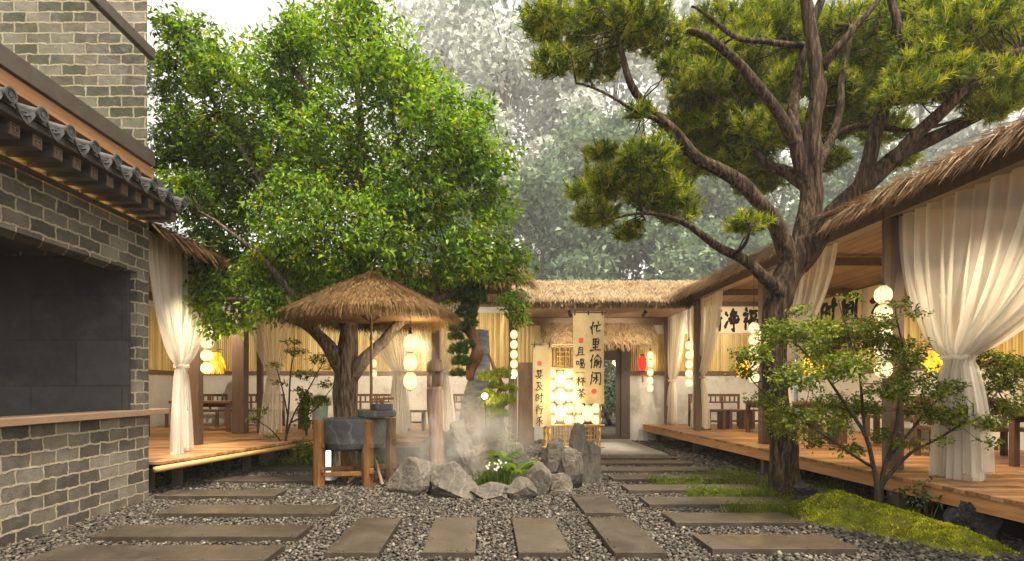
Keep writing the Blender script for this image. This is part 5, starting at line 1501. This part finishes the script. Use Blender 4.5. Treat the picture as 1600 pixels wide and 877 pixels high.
# ferns, flowers, ground plants
def fern(label, base, n_fr, L0):
    t = thing('fern', label, 'fern', base); Vs = []
    for k in range(n_fr):
        a = 2 * math.pi * k / n_fr + random.uniform(-0.3, 0.3); L = L0 * random.uniform(0.7, 1.1); o = np.array([math.cos(a), math.sin(a) , 0]); sd_ = np.array([-o[1], o[0], 0])
        m = 22; ts = np.linspace(0.12, 1, m); el = random.uniform(0.7, 1.1)
        pts = np.array(base)[None] + o * (ts * L * 0.85)[:, None] + np.array([0, 0, 1.0]) * (np.sin(ts * 2.2) * L * 0.55 * el)[:, None]
        for s_ in (-1, 1):
            f = unit(sd_ * s_ + o * 0.45 + np.array([0, 0, -0.15]))[None].repeat(m, 0); up = np.array([0, 0, 1.0])[None].repeat(m, 0) + o * 0.3
            ll = L * 0.26 * np.sin(np.clip(ts * 1.05, 0, 1) * 2.75) + 0.008
            Vs.append(leaves_geo(pts, f, up, ll, ll * 0.30, rng.uniform(0.1, 0.9) + rng.normal(0, 0.08, m), 0.1))
    np_obj('fronds', *join(Vs), M['fern'], t)


fern('bright green fern inside the rock ring, right of the white flowers', (0.33, 7.35, 0.16), 15, 0.44)
fern('smaller fern behind the bright fern, against the pale rock', (0.22, 7.75, 0.30), 11, 0.32)
wf = thing('flower_clump', 'clump of small white flowers with dark leaves inside the rock ring', 'flowers', (0.09, 7.15, 0.12))
for k_ in range(18):
    c1 = np.array([0.10 + rng.normal(0, 0.085), 7.12 + rng.normal(0, 0.06), 0.30 + rng.uniform(0, 0.12)])
    a = 2 * np.pi * np.arange(6) / 6 + rng.uniform(0, 1); f = np.stack([np.cos(a), np.full(6, -0.5), np.sin(a) + 0.3], 1); L = rng.uniform(0.013, 0.021, 6)
    np_obj('flower', *leaves_geo(np.tile(c1, (6, 1)), f, np.tile([0, -1.0, 0.6], (6, 1)), L, L * 0.8, rng.uniform(0, 1, 6), 0.05), M['petal'], wf)
n = 700; q = np.stack([0.10 + rng.normal(0, 0.09, n), 7.14 + rng.normal(0, 0.06, n), np.full(n, 0.08)], 1)
np_obj('leaves', *blades_geo(q, rng.uniform(0.12, 0.30, n), np.full(n, 0.013), 0.3, rng.uniform(0, 0.4, n)), M['grass'], wf)


def bush(label, lobes, per, leafL, m, base, clus=10, flat=0.8, name='shrub'):
    t = thing(name, label, 'shrub', base)
    c_, d_ = lobes_points(lobes, per, flat); np_obj('leaves', *leaf_clusters(c_, d_, clus, leafL * 1.1, (leafL * 0.7, leafL * 1.2), (0.45, 0.65), 0.6), m, t)
    mb = MB()
    for k in range(9):
        q = c_[rng.integers(len(c_))]; mb.tube([Vector(base) + Vector(rng.normal(0, 0.04, 3)) * Vector((1, 1, 0)) if False else Vector(base), Vector(base).lerp(Vector(q), 0.6) + Vector((0, 0, 0.04)), Vector(q)], [0.008, 0.005, 0.002], 5)
    mb.build('stems', M['barkdark'], t)


bush('round bright green shrub at the foot of the thin sapling, left of the mill', [(470, 706, 24, 9.6), (490, 703, 20, 9.7), (452, 712, 16, 9.55), (482, 716, 22, 9.5)], 900, 0.045, M['mapleleaf'], rk_at(472, 0, 9.6), 9)
bush('loose olive green shrub behind the fern, leaning on the pale rock', [(788, 690, 22, 8.3), (800, 705, 20, 8.2), (782, 668, 14, 8.4)], 600, 0.04, M['mapleleaf'], rk_at(790, 0, 8.3), 8)
bush('small green plant at the foot of the tall rock cluster', [(760, 752, 10, 7.1), (775, 757, 9, 7.05)], 900, 0.03, M['mapleleaf'], rk_at(768, 0, 7.1), 8)
bush('dim green shrub by the nearest deck edge behind the moss', [(1465, 770, 26, 5.3), (1440, 785, 22, 5.25), (1420, 765, 18, 5.5)], 500, 0.04, M['padgreen'], rk_at(1450, 0, 5.3), 8)


def grass_patch(name, ell, n, h, label, mt='grass'):
    out = []
    for (cx_, cy_, rx, ry, k) in ell:
        m = int(n * k); a = rng.uniform(0, 2 * np.pi, m); r = np.sqrt(rng.uniform(0, 1, m)) * (1 + 0.25 * np.sin(3 * a + cx_ * 5) + 0.15 * np.sin(7 * a))
        out.append(np.stack([cx_ + np.cos(a) * r * rx, cy_ + np.sin(a) * r * ry, np.zeros(m)], 1))
    q = np.concatenate(out); m = len(q)
    cl = np.sin(q[:, 0] * 7.3) * np.cos(q[:, 1] * 6.1) * 0.3 + 0.75
    for (a, b, c, d, _) in slabs:
        ins = (q[:, 0] > a) & (q[:, 0] < b) & (q[:, 1] > c) & (q[:, 1] < d)
        ins &= rng.uniform(0, 1, m) > 0.10
        q[ins, 2] = -0.05
        cl = np.where(ins, 0.2, cl)
    hh = rng.uniform(*h, m) * np.clip(cl, 0.1, 1.2)
    var = np.clip(rng.normal(0.5, 0.25, m), 0, 1)
    w_ = q[rng.choice(m, m // 14)]; w_ = w_[w_[:, 2] >= 0]
    w_ = np.repeat(w_, 7, 0) + rng.normal(0, 0.022, (len(w_) * 7, 3)) * [1, 1, 0] + np.stack([np.zeros(len(w_) * 7)] * 2 + [rng.uniform(0.03, 0.13, len(w_) * 7)], 1)
    wl = rng.uniform(0.018, 0.035, len(w_)); weeds = leaves_geo(w_, rng.normal(size=(len(w_), 3)) * [1, 1, 0.3], rng.normal(0, 0.3, (len(w_), 3)) + [0, 0, 1], wl, wl * 0.8, rng.uniform(0, 0.6, len(w_)))
    o = np_obj(name, *join([blades_geo(q, hh, rng.uniform(0.005, 0.011, m), 0.38, var), weeds]), M[mt], loc=(q[:, 0].mean(), q[:, 1].mean(), 0))
    tag(o, label, kind='stuff')


grass_patch('grass', [(3.75, 7.0, 0.75, 0.55, 1.0), (3.0, 6.9, 0.55, 0.35, 0.6), (3.3, 6.0, 0.6, 0.28, 0.7), (2.75, 7.75, 0.5, 0.25, 0.35), (3.5, 8.2, 0.6, 0.5, 0.5), (4.3, 7.4, 0.4, 0.7, 0.4), (3.6, 5.7, 0.35, 0.25, 0.3)], 3000, (0.05, 0.20), 'yellow-green grass tufts growing round the pine trunk')
grass_patch('grass', [(-2.9, 9.75, 0.6, 0.3, 1.0), (-2.0, 9.7, 0.7, 0.3, 0.9), (-1.5, 9.6, 0.5, 0.3, 0.6), (-3.5, 9.5, 0.3, 0.2, 0.3)], 2200, (0.10, 0.30), 'pale grass growing along the far deck behind the mill')

# moss mound
mm = MB(); N = 70; x0_, x1_, y0_, y1_ = 2.75, 4.75, 4.25, 6.35
hf = lambda x, y_: 0.36 * math.exp(-((x - 3.55) / 0.36) ** 2 - ((y_ - 5.75) / 0.42) ** 2) + 0.26 * math.exp(-((x - 3.95) / 0.42) ** 2 - ((y_ - 5.35) / 0.5) ** 2) + 0.20 * math.exp(-((x - 4.1) / 0.45) ** 2 - ((y_ - 4.75) / 0.42) ** 2) + 0.05 * (mnoise.noise(Vector((x * 5, y_ * 5, 1))) + 0.5 * mnoise.noise(Vector((x * 13, y_ * 13, 4)))) - 0.135
vs = []
for j in range(N):
    for i in range(N):
        x = x0_ + (x1_ - x0_) * i / (N - 1); y_ = y0_ + (y1_ - y0_) * j / (N - 1); vs.append((x, y_, max(hf(x, y_), -0.02)))
mm.add(vs, [[j * N + i, j * N + i + 1, (j + 1) * N + i + 1, (j + 1) * N + i] for j in range(N - 1) for i in range(N - 1)], 0.5)
mo = mm.build('moss_bed', M['mossbed'], None, loc=(3.9, 5.4, 0), smooth=True); tag(mo, kind='stuff', label='mossy mound at the foot of the young maple')
n = 40000; q = np.stack([rng.uniform(x0_, x1_, n), rng.uniform(y0_, y1_, n), np.zeros(n)], 1); q[:, 2] = [hf(a, b) for a, b in q[:, :2]]; q = q[q[:, 2] > 0.004]; q = q[rng.uniform(0, 1, len(q)) < np.clip(q[:, 2] / 0.06, 0.2, 1) * np.clip(0.95 + 0.9 * np.sin(q[:, 0] * 9 + 2 * np.sin(q[:, 1] * 4)) * np.sin(q[:, 1] * 8 + q[:, 0] * 3), 0.12, 1)]; n = len(q); q[:, 2] -= 0.004
tag(np_obj('moss', *blades_geo(q, rng.uniform(0.008, 0.028, n), np.full(n, 0.010), 0.6, np.clip(0.45 + 0.25 * np.sin(q[:, 0] * 6 + 2 * np.sin(q[:, 1] * 5)) * np.cos(q[:, 1] * 7) + 0.2 * np.sin(q[:, 0] * 23 + 3 * np.sin(q[:, 1] * 17)) + rng.normal(0, 0.2, n), 0, 1)), M['moss'], loc=(3.9, 5.4, 0)), kind='stuff', label='short yellow-green moss on the mound')

# ------------------------------------------------------------------ broadleaf tree behind the mill
tl = thing('broadleaf_tree', 'large dense green broadleaf tree with a forked trunk behind the straw parasol', 'tree', P(541, 740, 8.9) * 1)
tl.location.z = 0
mb = MB(); TY = 8.9; lim = []
lim.append(limb(mb, [(541, 742, TY, 27), (541, 715, TY, 19), (540, 660, TY, 17.5), (540, 615, TY, 19), (541, 585, TY, 18), (541, 560, TY, 17), (544, 520, TY, 14), (550, 470, TY, 12), (558, 400, TY, 11), (568, 320, TY, 9), (565, 210, TY, 6), (552, 100, TY, 3)], 18, 0.12, 4, 0.03))
for sp in ([(538, 580, TY, 14), (515, 545, TY - .1, 11), (485, 515, TY - .2, 8), (440, 490, TY - .3, 6), (390, 470, TY - .4, 4), (330, 470, TY - .4, 2)],
           [(545, 590, TY, 13), (575, 555, TY - .1, 10), (625, 505, TY - .2, 8), (690, 465, TY - .3, 6), (750, 445, TY - .3, 4), (805, 430, TY - .3, 2)],
           [(545, 520, TY, 10), (505, 440, TY, 8), (450, 350, TY - .3, 6), (380, 240, TY - .4, 4), (310, 120, TY - .5, 2), (285, 60, TY - .5, 1.2)],
           [(556, 430, TY, 9), (620, 350, TY - .2, 7), (700, 290, TY - .4, 5), (770, 250, TY - .4, 2)],
           [(500, 525, TY - .2, 7), (440, 440, TY - .5, 5), (370, 370, TY - .8, 3), (310, 330, TY - .8, 2)],
           [(565, 330, TY, 7), (620, 220, TY, 5), (680, 150, TY, 2)], [(566, 250, TY, 6), (490, 150, TY - .2, 4), (440, 80, TY - .2, 2)],
           [(545, 500, TY, 7), (530, 430, TY + .5, 5), (520, 350, TY + .8, 3), (510, 260, TY + .9, 2)]):
    lim.append(limb(mb, sp, 9, 0.1, 4, 0.05))
lob = [(530, 70, 75), (560, 25, 45), (470, 60, 50), (440, 130, 80), (350, 110, 60), (300, 80, 50), (275, 130, 45), (262, 45, 24), (600, 110, 75), (690, 190, 75), (650, 150, 55), (755, 250, 52), (745, 180, 30), (660, 300, 95), (765, 320, 42), (740, 390, 65), (530, 240, 115), (430, 240, 105), (340, 230, 85), (285, 210, 50), (350, 330, 85), (480, 350, 95), (600, 370, 85), (700, 430, 50), (790, 410, 38), (290, 300, 48), (365, 420, 60), (320, 470, 34), (450, 420, 60), (345, 510, 22), (795, 470, 20), (812, 495, 14), (305, 400, 36), (540, 420, 60), (620, 440, 45), (250, 90, 20), (395, 455, 45), (270, 250, 35), (340, 440, 42), (325, 505, 26), (425, 475, 36), (375, 500, 24), (410, 420, 40)]
lob = [(a, b, r, TY + rng.uniform(-1.3, 0.9) * (1 if r > 50 else 0.5)) for a, b, r in lob]
c_, d_ = lobes_points(lob, 470, 0.85, 0.55, 1.1)
c_ = c_[c_[:, 1] > 7.2]
d_ = d_[:len(c_)]
twigs(mb, lim, c_, 520, 0.016, 0.003)
mb.build('trunk', M['bark'], tl, smooth=True)
np_obj('crown', *leaf_clusters(c_, rand_dirs(len(c_)) * 0.5 + unit(c_ - np.array([-2.2, 8.9, 4.6])), 12, 0.14, (0.05, 0.125), (0.36, 0.5), 0.55, 0.35), M['leaf'], tl)

# ------------------------------------------------------------------ pine on the right
M['barkpale'] = mat('pale_bark', [(0.36, (0.03, 0.022, 0.015)), (0.5, (0.10, 0.075, 0.055)), (0.68, (0.22, 0.175, 0.13))], scale=(11, 11, 1.7), ns=2.6, detail=10, rough=0.9, bump=1.0, bdist=0.05, var=0.05, spec=0.15)
[q for q in tl.children if q.name.startswith('trunk')][0].data.materials[0] = M['barkpale']
tr = thing('pine_tree', 'big gnarled pine with a leaning furrowed trunk beside the right deck', 'tree', (3.79, 7.0, 0))
mb = MB(); PY = 7.0; lim = []
lim.append(limb(mb, [(1230, 792, PY, 29.2), (1228, 765, PY, 23.5), (1226, 735, PY, 21.1), (1222, 680, PY, 19.4), (1214, 610, PY, 17.8), (1207, 545, PY, 17.8), (1212, 480, PY, 18.6), (1230, 432, PY, 20.2), (1248, 400, PY, 20.2), (1262, 350, PY, 17.0), (1268, 290, PY, 15.4), (1270, 210, PY, 13.0), (1277, 130, PY, 10.5), (1266, 50, PY, 8.9), (1250, -40, PY, 7.3)], 22, 0.16, 5, 0.04))
for sp in ([(1238, 420, PY, 15.4), (1210, 352, PY - .1, 12.1), (1165, 296, PY - .2, 10.5), (1095, 245, PY - .3, 8.9), (1032, 190, PY - .4, 7.3), (990, 128, PY - .5, 5.7), (968, 70, PY - .5, 4.0), (945, 20, PY - .5, 2.4)],
           [(1264, 300, PY, 10.5), (1248, 235, PY, 9.8), (1240, 170, PY + .1, 8.1), (1252, 100, PY + .2, 7.3), (1272, 30, PY + .2, 6.4), (1285, -30, PY + .2, 4.9)],
           [(1246, 228, PY, 8.9), (1215, 172, PY - .1, 8.1), (1165, 110, PY - .2, 7.3), (1105, 62, PY - .3, 5.7), (1045, 40, PY - .3, 4.0), (1000, 20, PY - .4, 2.4)],
           [(1262, 292, PY, 10.5), (1232, 272, PY + .3, 8.9), (1195, 258, PY + .5, 7.3), (1172, 222, PY + .6, 4.9), (1160, 180, PY + .6, 2.4)],
           [(1226, 470, PY, 12.1), (1196, 432, PY - .2, 9.8), (1150, 402, PY - .3, 7.3), (1098, 372, PY - .4, 5.7), (1055, 340, PY - .4, 4.0), (1005, 330, PY - .4, 2.4), (950, 345, PY - .4, 1.2)],
           [(1245, 415, PY, 20.2), (1290, 348, PY - .1, 17.0), (1345, 292, PY - .2, 14.5), (1410, 242, PY - .3, 12.1), (1480, 200, PY - .4, 9.8), (1550, 168, PY - .5, 7.3), (1620, 140, PY - .5, 4.9)],
           [(1338, 300, PY - .2, 10.5), (1358, 232, PY - .3, 10.5), (1386, 160, PY - .3, 8.9), (1418, 92, PY - .3, 7.3), (1396, 30, PY - .2, 5.7), (1390, -30, PY - .2, 4.0)],
           [(1395, 256, PY - .3, 10.5), (1465, 180, PY - .6, 8.9), (1525, 122, PY - .8, 7.3), (1600, 80, PY - .8, 4.9)],
           [(1272, 270, PY + .1, 8.1), (1305, 196, PY + .3, 6.4), (1320, 124, PY + .4, 4.9), (1330, 40, PY + .4, 3.2)],
           [(1290, 222, PY + .3, 4.9), (1340, 198, PY + .4, 4.0), (1430, 205, PY + .5, 3.2), (1500, 185, PY + .5, 1.7)],
           [(1285, 110, PY, 6.4), (1330, 50, PY - .2, 4.9), (1380, -10, PY - .2, 4.0)],
           [(1255, 70, PY + .2, 4.9), (1180, 66, PY, 4.0), (1130, 50, PY, 3.2), (1080, 10, PY, 1.7)],
           [(1032, 190, PY - .4, 4.0), (980, 165, PY - .6, 2.4), (900, 130, PY - .7, 1.7)],
           [(1150, 402, PY - .3, 4.0), (1165, 380, PY - .6, 2.4), (1175, 350, PY - .7, 1.7)]):
    lim.append(limb(mb, sp, 12, 0.14, 5, 0.05))
lob = [(890, 50, 62), (850, 30, 40), (865, 100, 36), (930, 100, 42), (1000, 25, 50), (950, 20, 45), (1130, 150, 75), (1185, 210, 62), (1090, 130, 45), (1075, 190, 48), (1010, 245, 52), (955, 285, 50), (1030, 300, 55), (930, 335, 36), (1090, 250, 55), (1165, 350, 30), (1190, 285, 38), (1230, 60, 60), (1185, 50, 55), (1330, 45, 60), (1330, 190, 40), (1385, 205, 36), (1490, 60, 85), (1565, 50, 85), (1545, 130, 62), (1435, 100, 42), (1595, 130, 42), (1400, 30, 55), (1120, 40, 52), (985, 362, 26), (1290, 130, 40), (1050, 105, 26), (940, 240, 28), (1000, 175, 22), (1300, 250, 26), (1410, 250, 24), (1130, 230, 55), (1450, 30, 60), (1150, 90, 50), (900, 300, 22), (1060, 330, 36), (1560, 165, 40), (1240, 130, 40), (1370, 110, 40), (1210, 130, 60), (1300, 60, 60), (1420, 140, 45), (1350, 150, 45), (1120, 90, 50), (1160, 250, 45), (1230, 200, 40), (1310, 160, 40), (1110, 200, 50), (1030, 60, 45), (1090, 90, 45), (980, 60, 30), (1470, 130, 50), (1380, 60, 60), (1510, 20, 60), (1290, 200, 36), (1200, 20, 50), (1340, 110, 50)]
lob2 = []
for a, b, r in lob:
    back = 1.0 if 1060 < a < 1420 and b < 300 else 0.0
    lob2.append((a, b, r, PY + back * rng.uniform(0.6, 1.9) + (1 - back) * rng.uniform(-0.8, 0.5)))
c_, d_ = lobes_points(lob2, 1500, 0.5, 0.42, 1.0)
keep = ~((c_[:, 0] > 4.1) & (c_[:, 2] < 3.62 + 0.3 * np.maximum(0, c_[:, 0] - 4.2)))
c_, d_ = c_[keep], d_[keep]
twigs(mb, lim, c_, 700, 0.012, 0.003, 0.75)
mb.build('trunk', M['bark'], tr, smooth=True)
np_obj('crown', *tufts_geo(c_, d_, 22, (0.055, 0.125), 0.0066, 0.8, 0.75), M['needle'], tr)

# ------------------------------------------------------------------ young maple and sapling
mt_ = thing('maple_sapling', 'young many-stemmed maple with small layered leaves on the moss mound', 'tree', (3.98, 5.6, 0.2))
mb = MB(); Y5 = 5.55; lim = []
for sp in ([(1374, 800, Y5, 4.65), (1370, 740, Y5, 3.72), (1345, 670, Y5, 2.79), (1300, 600, Y5, 1.86), (1250, 545, Y5 + .1, 1.40), (1215, 500, Y5 + .1, 0.70)],
           [(1376, 800, Y5, 4.65), (1382, 740, Y5, 3.25), (1400, 660, Y5, 2.33), (1412, 570, Y5 + .1, 1.86), (1400, 480, Y5 + .1, 0.93)],
           [(1378, 760, Y5, 3.25), (1420, 710, Y5 - .1, 2.33), (1470, 680, Y5 - .1, 1.86), (1530, 640, Y5 - .2, 1.40), (1595, 575, Y5 - .2, 0.70)],
           [(1366, 730, Y5, 2.79), (1320, 700, Y5 - .1, 1.86), (1260, 660, Y5 - .1, 1.40), (1190, 610, Y5, 0.93), (1150, 560, Y5, 0.46)],
           [(1388, 720, Y5, 2.33), (1440, 650, Y5 + .1, 1.86), (1500, 590, Y5 + .1, 1.40), (1560, 560, Y5 + .1, 0.70)],
           [(1350, 680, Y5, 2.33), (1345, 600, Y5 - .1, 1.86), (1330, 530, Y5 - .1, 1.16), (1310, 470, Y5 - .1, 0.70)]):
    lim.append(limb(mb, sp, 8, 0.12, 5, 0.03))
lob = [(1175, 555, 34), (1160, 580, 20), (1225, 520, 42), (1270, 515, 38), (1315, 515, 38), (1370, 505, 26), (1405, 475, 14), (1430, 490, 14), (1245, 590, 46), (1320, 570, 52), (1240, 650, 44), (1310, 635, 46), (1395, 610, 40), (1400, 540, 38), (1470, 610, 34), (1480, 580, 26), (1540, 560, 34), (1585, 575, 26), (1500, 650, 30), (1565, 640, 24), (1270, 690, 20), (1440, 640, 26), (1195, 625, 28), (1380, 680, 22), (1590, 610, 18), (1250, 485, 16), (1330, 465, 12), (1550, 690, 14), (1220, 670, 22), (1285, 545, 44), (1355, 530, 40), (1480, 690, 12), (1350, 640, 30), (1330, 700, 22), (1420, 695, 18), (1300, 665, 26), (1440, 590, 30), (1520, 610, 34), (1500, 625, 40), (1560, 590, 38), (1590, 635, 28), (1420, 560, 30), (1545, 660, 24), (1470, 650, 26), (1600, 570, 30)]
c_, d_ = lobes_points([(a, b, r * 1.0, Y5 + rng.uniform(-0.45, 0.35)) for a, b, r in lob], 1600, 0.5, 0.6)
c_[:, 0] = np.where(c_[:, 1] > 5.9, np.minimum(c_[:, 0], 4.5), c_[:, 0])
twigs(mb, lim, c_, 260, 0.006, 0.0018)
mb.build('trunk', M['barkdark'], mt_, smooth=True)
np_obj('crown', *leaf_clusters(c_, d_, 8, 0.05, (0.026, 0.045), (0.5, 0.7), 0.9, 0.1), M['mapleleaf'], mt_)

ms = thing('maple_sapling', 'thin sparse sapling with bare dark stems rising left of the mill', 'tree', P(441, 728, 9.6)); ms.location.z = 0
mb = MB(); Y9 = 9.6; lim = []
for sp in ([(446, 732, Y9, 2.50), (447, 690, Y9, 2.00), (450, 650, Y9, 1.50), (452, 600, Y9, 1.25), (460, 550, Y9, 0.75)], [(448, 680, Y9, 1.50), (462, 640, Y9, 1.25), (485, 600, Y9, 1.00), (510, 560, Y9 - .1, 0.50)],
           [(450, 650, Y9, 1.25), (438, 600, Y9, 1.00), (430, 570, Y9, 0.50)], [(446, 700, Y9, 1.50), (425, 670, Y9 - .1, 1.00), (400, 655, Y9 - .1, 0.50)], [(455, 660, Y9, 1.25), (490, 640, Y9, 1.00), (520, 605, Y9, 0.50)]):
    lim.append(limb(mb, sp, 6, 0.1, 4, 0.03))
c_, d_ = lobes_points([(a, b, r, Y9 + rng.uniform(-0.2, 0.2)) for a, b, r in [(462, 550, 18), (500, 560, 20), (480, 585, 20), (430, 570, 12), (515, 600, 15), (395, 655, 15), (410, 640, 10), (440, 598, 14), (525, 575, 14), (465, 610, 12), (495, 630, 14), (455, 535, 14), (420, 680, 9)]], 520, 0.35, 0.6)
twigs(mb, lim, c_, 60, 0.006, 0.002); mb.build('trunk', M['barkdark'], ms, smooth=True)
np_obj('crown', *leaf_clusters(c_, d_, 7, 0.05, (0.035, 0.06), (0.5, 0.7), 0.9, 0.1), M['mapleleaf'], ms)

# ------------------------------------------------------------------ trees far behind the courtyard
def far_tree(label, x, y, h, r, n, leaf=0.45, bare=0.12, sc=2.5):
    x, y, h, r, leaf = [q * sc for q in (x, y, h, r, leaf)]
    t = thing('distant_tree', label, 'tree', (x, y, 0), 'hazy trees beyond the courtyard')
    mb = MB(); lims = []
    tp = [Vector((x + rng.normal(0, 0.3), y, h * k)) for k in np.linspace(0, 0.84, 8)]
    mb.tube([(x, y, 0)] + tp[1:], [0.5 * (1 - 0.85 * k) * h / 22 for k in np.linspace(0, 1, 8)], 8, lump=0.1)
    lobs = []
    for k in range(26):
        z = h * rng.uniform(bare, 1.0); rr = r * (1 - 0.55 * max(0, (z / h - 0.45) / 0.55)) ; a = rng.uniform(0, 6.28); q = rng.uniform(0.2, 1) * rr * 0.75
        c_ = np.array([x + math.cos(a) * q, y + math.sin(a) * q, z]); s_ = r * rng.uniform(0.22, 0.42)
        lobs.append((c_, s_)); mb.tube([Vector((x, y, z * 0.8)), Vector((x, y, z * 0.85)).lerp(Vector(c_), 0.5) + Vector((0, 0, 0.3)), Vector(c_)], [0.16, 0.09, 0.03], 5)
    mb.build('trunk', M['barkdark'], t, smooth=True)
    per = n // 26; cs = np.concatenate([c + rand_dirs(per) * rng.uniform(0.1, 1, (per, 1)) ** 0.5 * s_ * np.array([1, 1, 0.75]) for c, s_ in lobs])
    m = len(cs); L = rng.uniform(0.6, 1.3, m) * leaf
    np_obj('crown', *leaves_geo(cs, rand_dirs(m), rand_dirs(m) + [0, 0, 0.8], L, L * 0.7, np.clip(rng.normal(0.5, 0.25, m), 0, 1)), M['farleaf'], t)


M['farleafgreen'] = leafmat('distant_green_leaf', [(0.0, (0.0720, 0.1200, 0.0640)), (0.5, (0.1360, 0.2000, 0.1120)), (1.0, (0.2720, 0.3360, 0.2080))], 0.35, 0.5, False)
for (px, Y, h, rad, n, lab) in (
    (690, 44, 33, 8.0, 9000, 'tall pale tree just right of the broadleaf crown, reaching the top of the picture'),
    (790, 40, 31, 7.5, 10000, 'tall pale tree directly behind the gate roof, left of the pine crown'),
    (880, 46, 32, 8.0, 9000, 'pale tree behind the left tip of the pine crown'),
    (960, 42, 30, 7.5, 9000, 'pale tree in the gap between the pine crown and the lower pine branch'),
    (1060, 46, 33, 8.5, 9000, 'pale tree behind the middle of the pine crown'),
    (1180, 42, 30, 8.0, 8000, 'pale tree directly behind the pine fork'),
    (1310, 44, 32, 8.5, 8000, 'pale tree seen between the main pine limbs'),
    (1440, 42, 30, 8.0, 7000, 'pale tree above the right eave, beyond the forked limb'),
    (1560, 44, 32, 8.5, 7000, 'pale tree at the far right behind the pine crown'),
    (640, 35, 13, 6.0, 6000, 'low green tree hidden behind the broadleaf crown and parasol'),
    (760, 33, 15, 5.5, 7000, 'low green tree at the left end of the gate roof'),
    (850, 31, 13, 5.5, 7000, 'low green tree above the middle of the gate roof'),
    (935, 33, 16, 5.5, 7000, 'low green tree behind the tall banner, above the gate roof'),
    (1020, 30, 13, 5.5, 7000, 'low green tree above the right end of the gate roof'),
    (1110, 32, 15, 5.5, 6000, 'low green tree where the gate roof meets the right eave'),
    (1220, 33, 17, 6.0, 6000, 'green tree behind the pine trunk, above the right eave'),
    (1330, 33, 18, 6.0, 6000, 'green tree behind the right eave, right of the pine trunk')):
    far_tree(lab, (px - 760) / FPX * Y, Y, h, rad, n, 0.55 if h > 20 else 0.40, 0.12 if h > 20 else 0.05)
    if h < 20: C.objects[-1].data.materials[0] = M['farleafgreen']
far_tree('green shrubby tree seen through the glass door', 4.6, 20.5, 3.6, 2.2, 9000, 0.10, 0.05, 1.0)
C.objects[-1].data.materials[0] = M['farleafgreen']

# ------------------------------------------------------------------ mist drifting over the rockery
def mist(label, c, rad, dens, scale):
    t = NT('mist'); tc = t.n('TexCoord'); t.t.nodes.remove(t.p)
    mp = t.n('Mapping'); mp.inputs['Scale'].default_value = (1 / rad[0], 1 / rad[1], 1 / rad[2]); t.l(tc.outputs['Object'], mp.inputs[0])
    ln = t.n('VectorMath', operation='LENGTH'); t.l(mp.outputs[0], ln.inputs[0])
    fall = t.math('MAXIMUM', t.math('SUBTRACT', 1.0, ln.outputs['Value']), 0.0)
    nz = t.noise(tc.outputs['Object'], scale, 4, 0.6, 1.2)
    k = t.math('MAXIMUM', t.math('SUBTRACT', nz, 0.42), 0.0)
    d = t.math('MULTIPLY', t.math('MULTIPLY', t.math('MINIMUM', t.math('MULTIPLY', fall, 2.2), 1.0), k), dens)
    pv = t.n('VolumePrincipled'); pv.inputs['Color'].default_value = (0.95, 0.93, 0.90, 1); t.l(d, pv.inputs['Density']); t.l(pv.outputs[0], t.out.inputs['Volume'])
    mb = MB(); mb.lathe([(0.001, -1)] + [(math.cos(a), math.sin(a)) for a in np.linspace(-1.4, 1.4, 12)] + [(0.001, 1)], 0, 0, 0, 24)
    mb.v = [(v[0] * rad[0] + c[0], v[1] * rad[1] + c[1], v[2] * rad[2] + c[2]) for v in mb.v]
    tag(mb.build('mist', t.m, None, loc=c), kind='stuff', label=label)


mist('pale mist drifting between the rocks', (-0.55, 8.15, 0.55), (1.5, 1.2, 0.85), 3.1, 1.9)
mist('plume of mist beside the broadleaf trunk', P(610, 560, 8.35), (0.75, 0.4, 0.5), 4.0, 2.6)
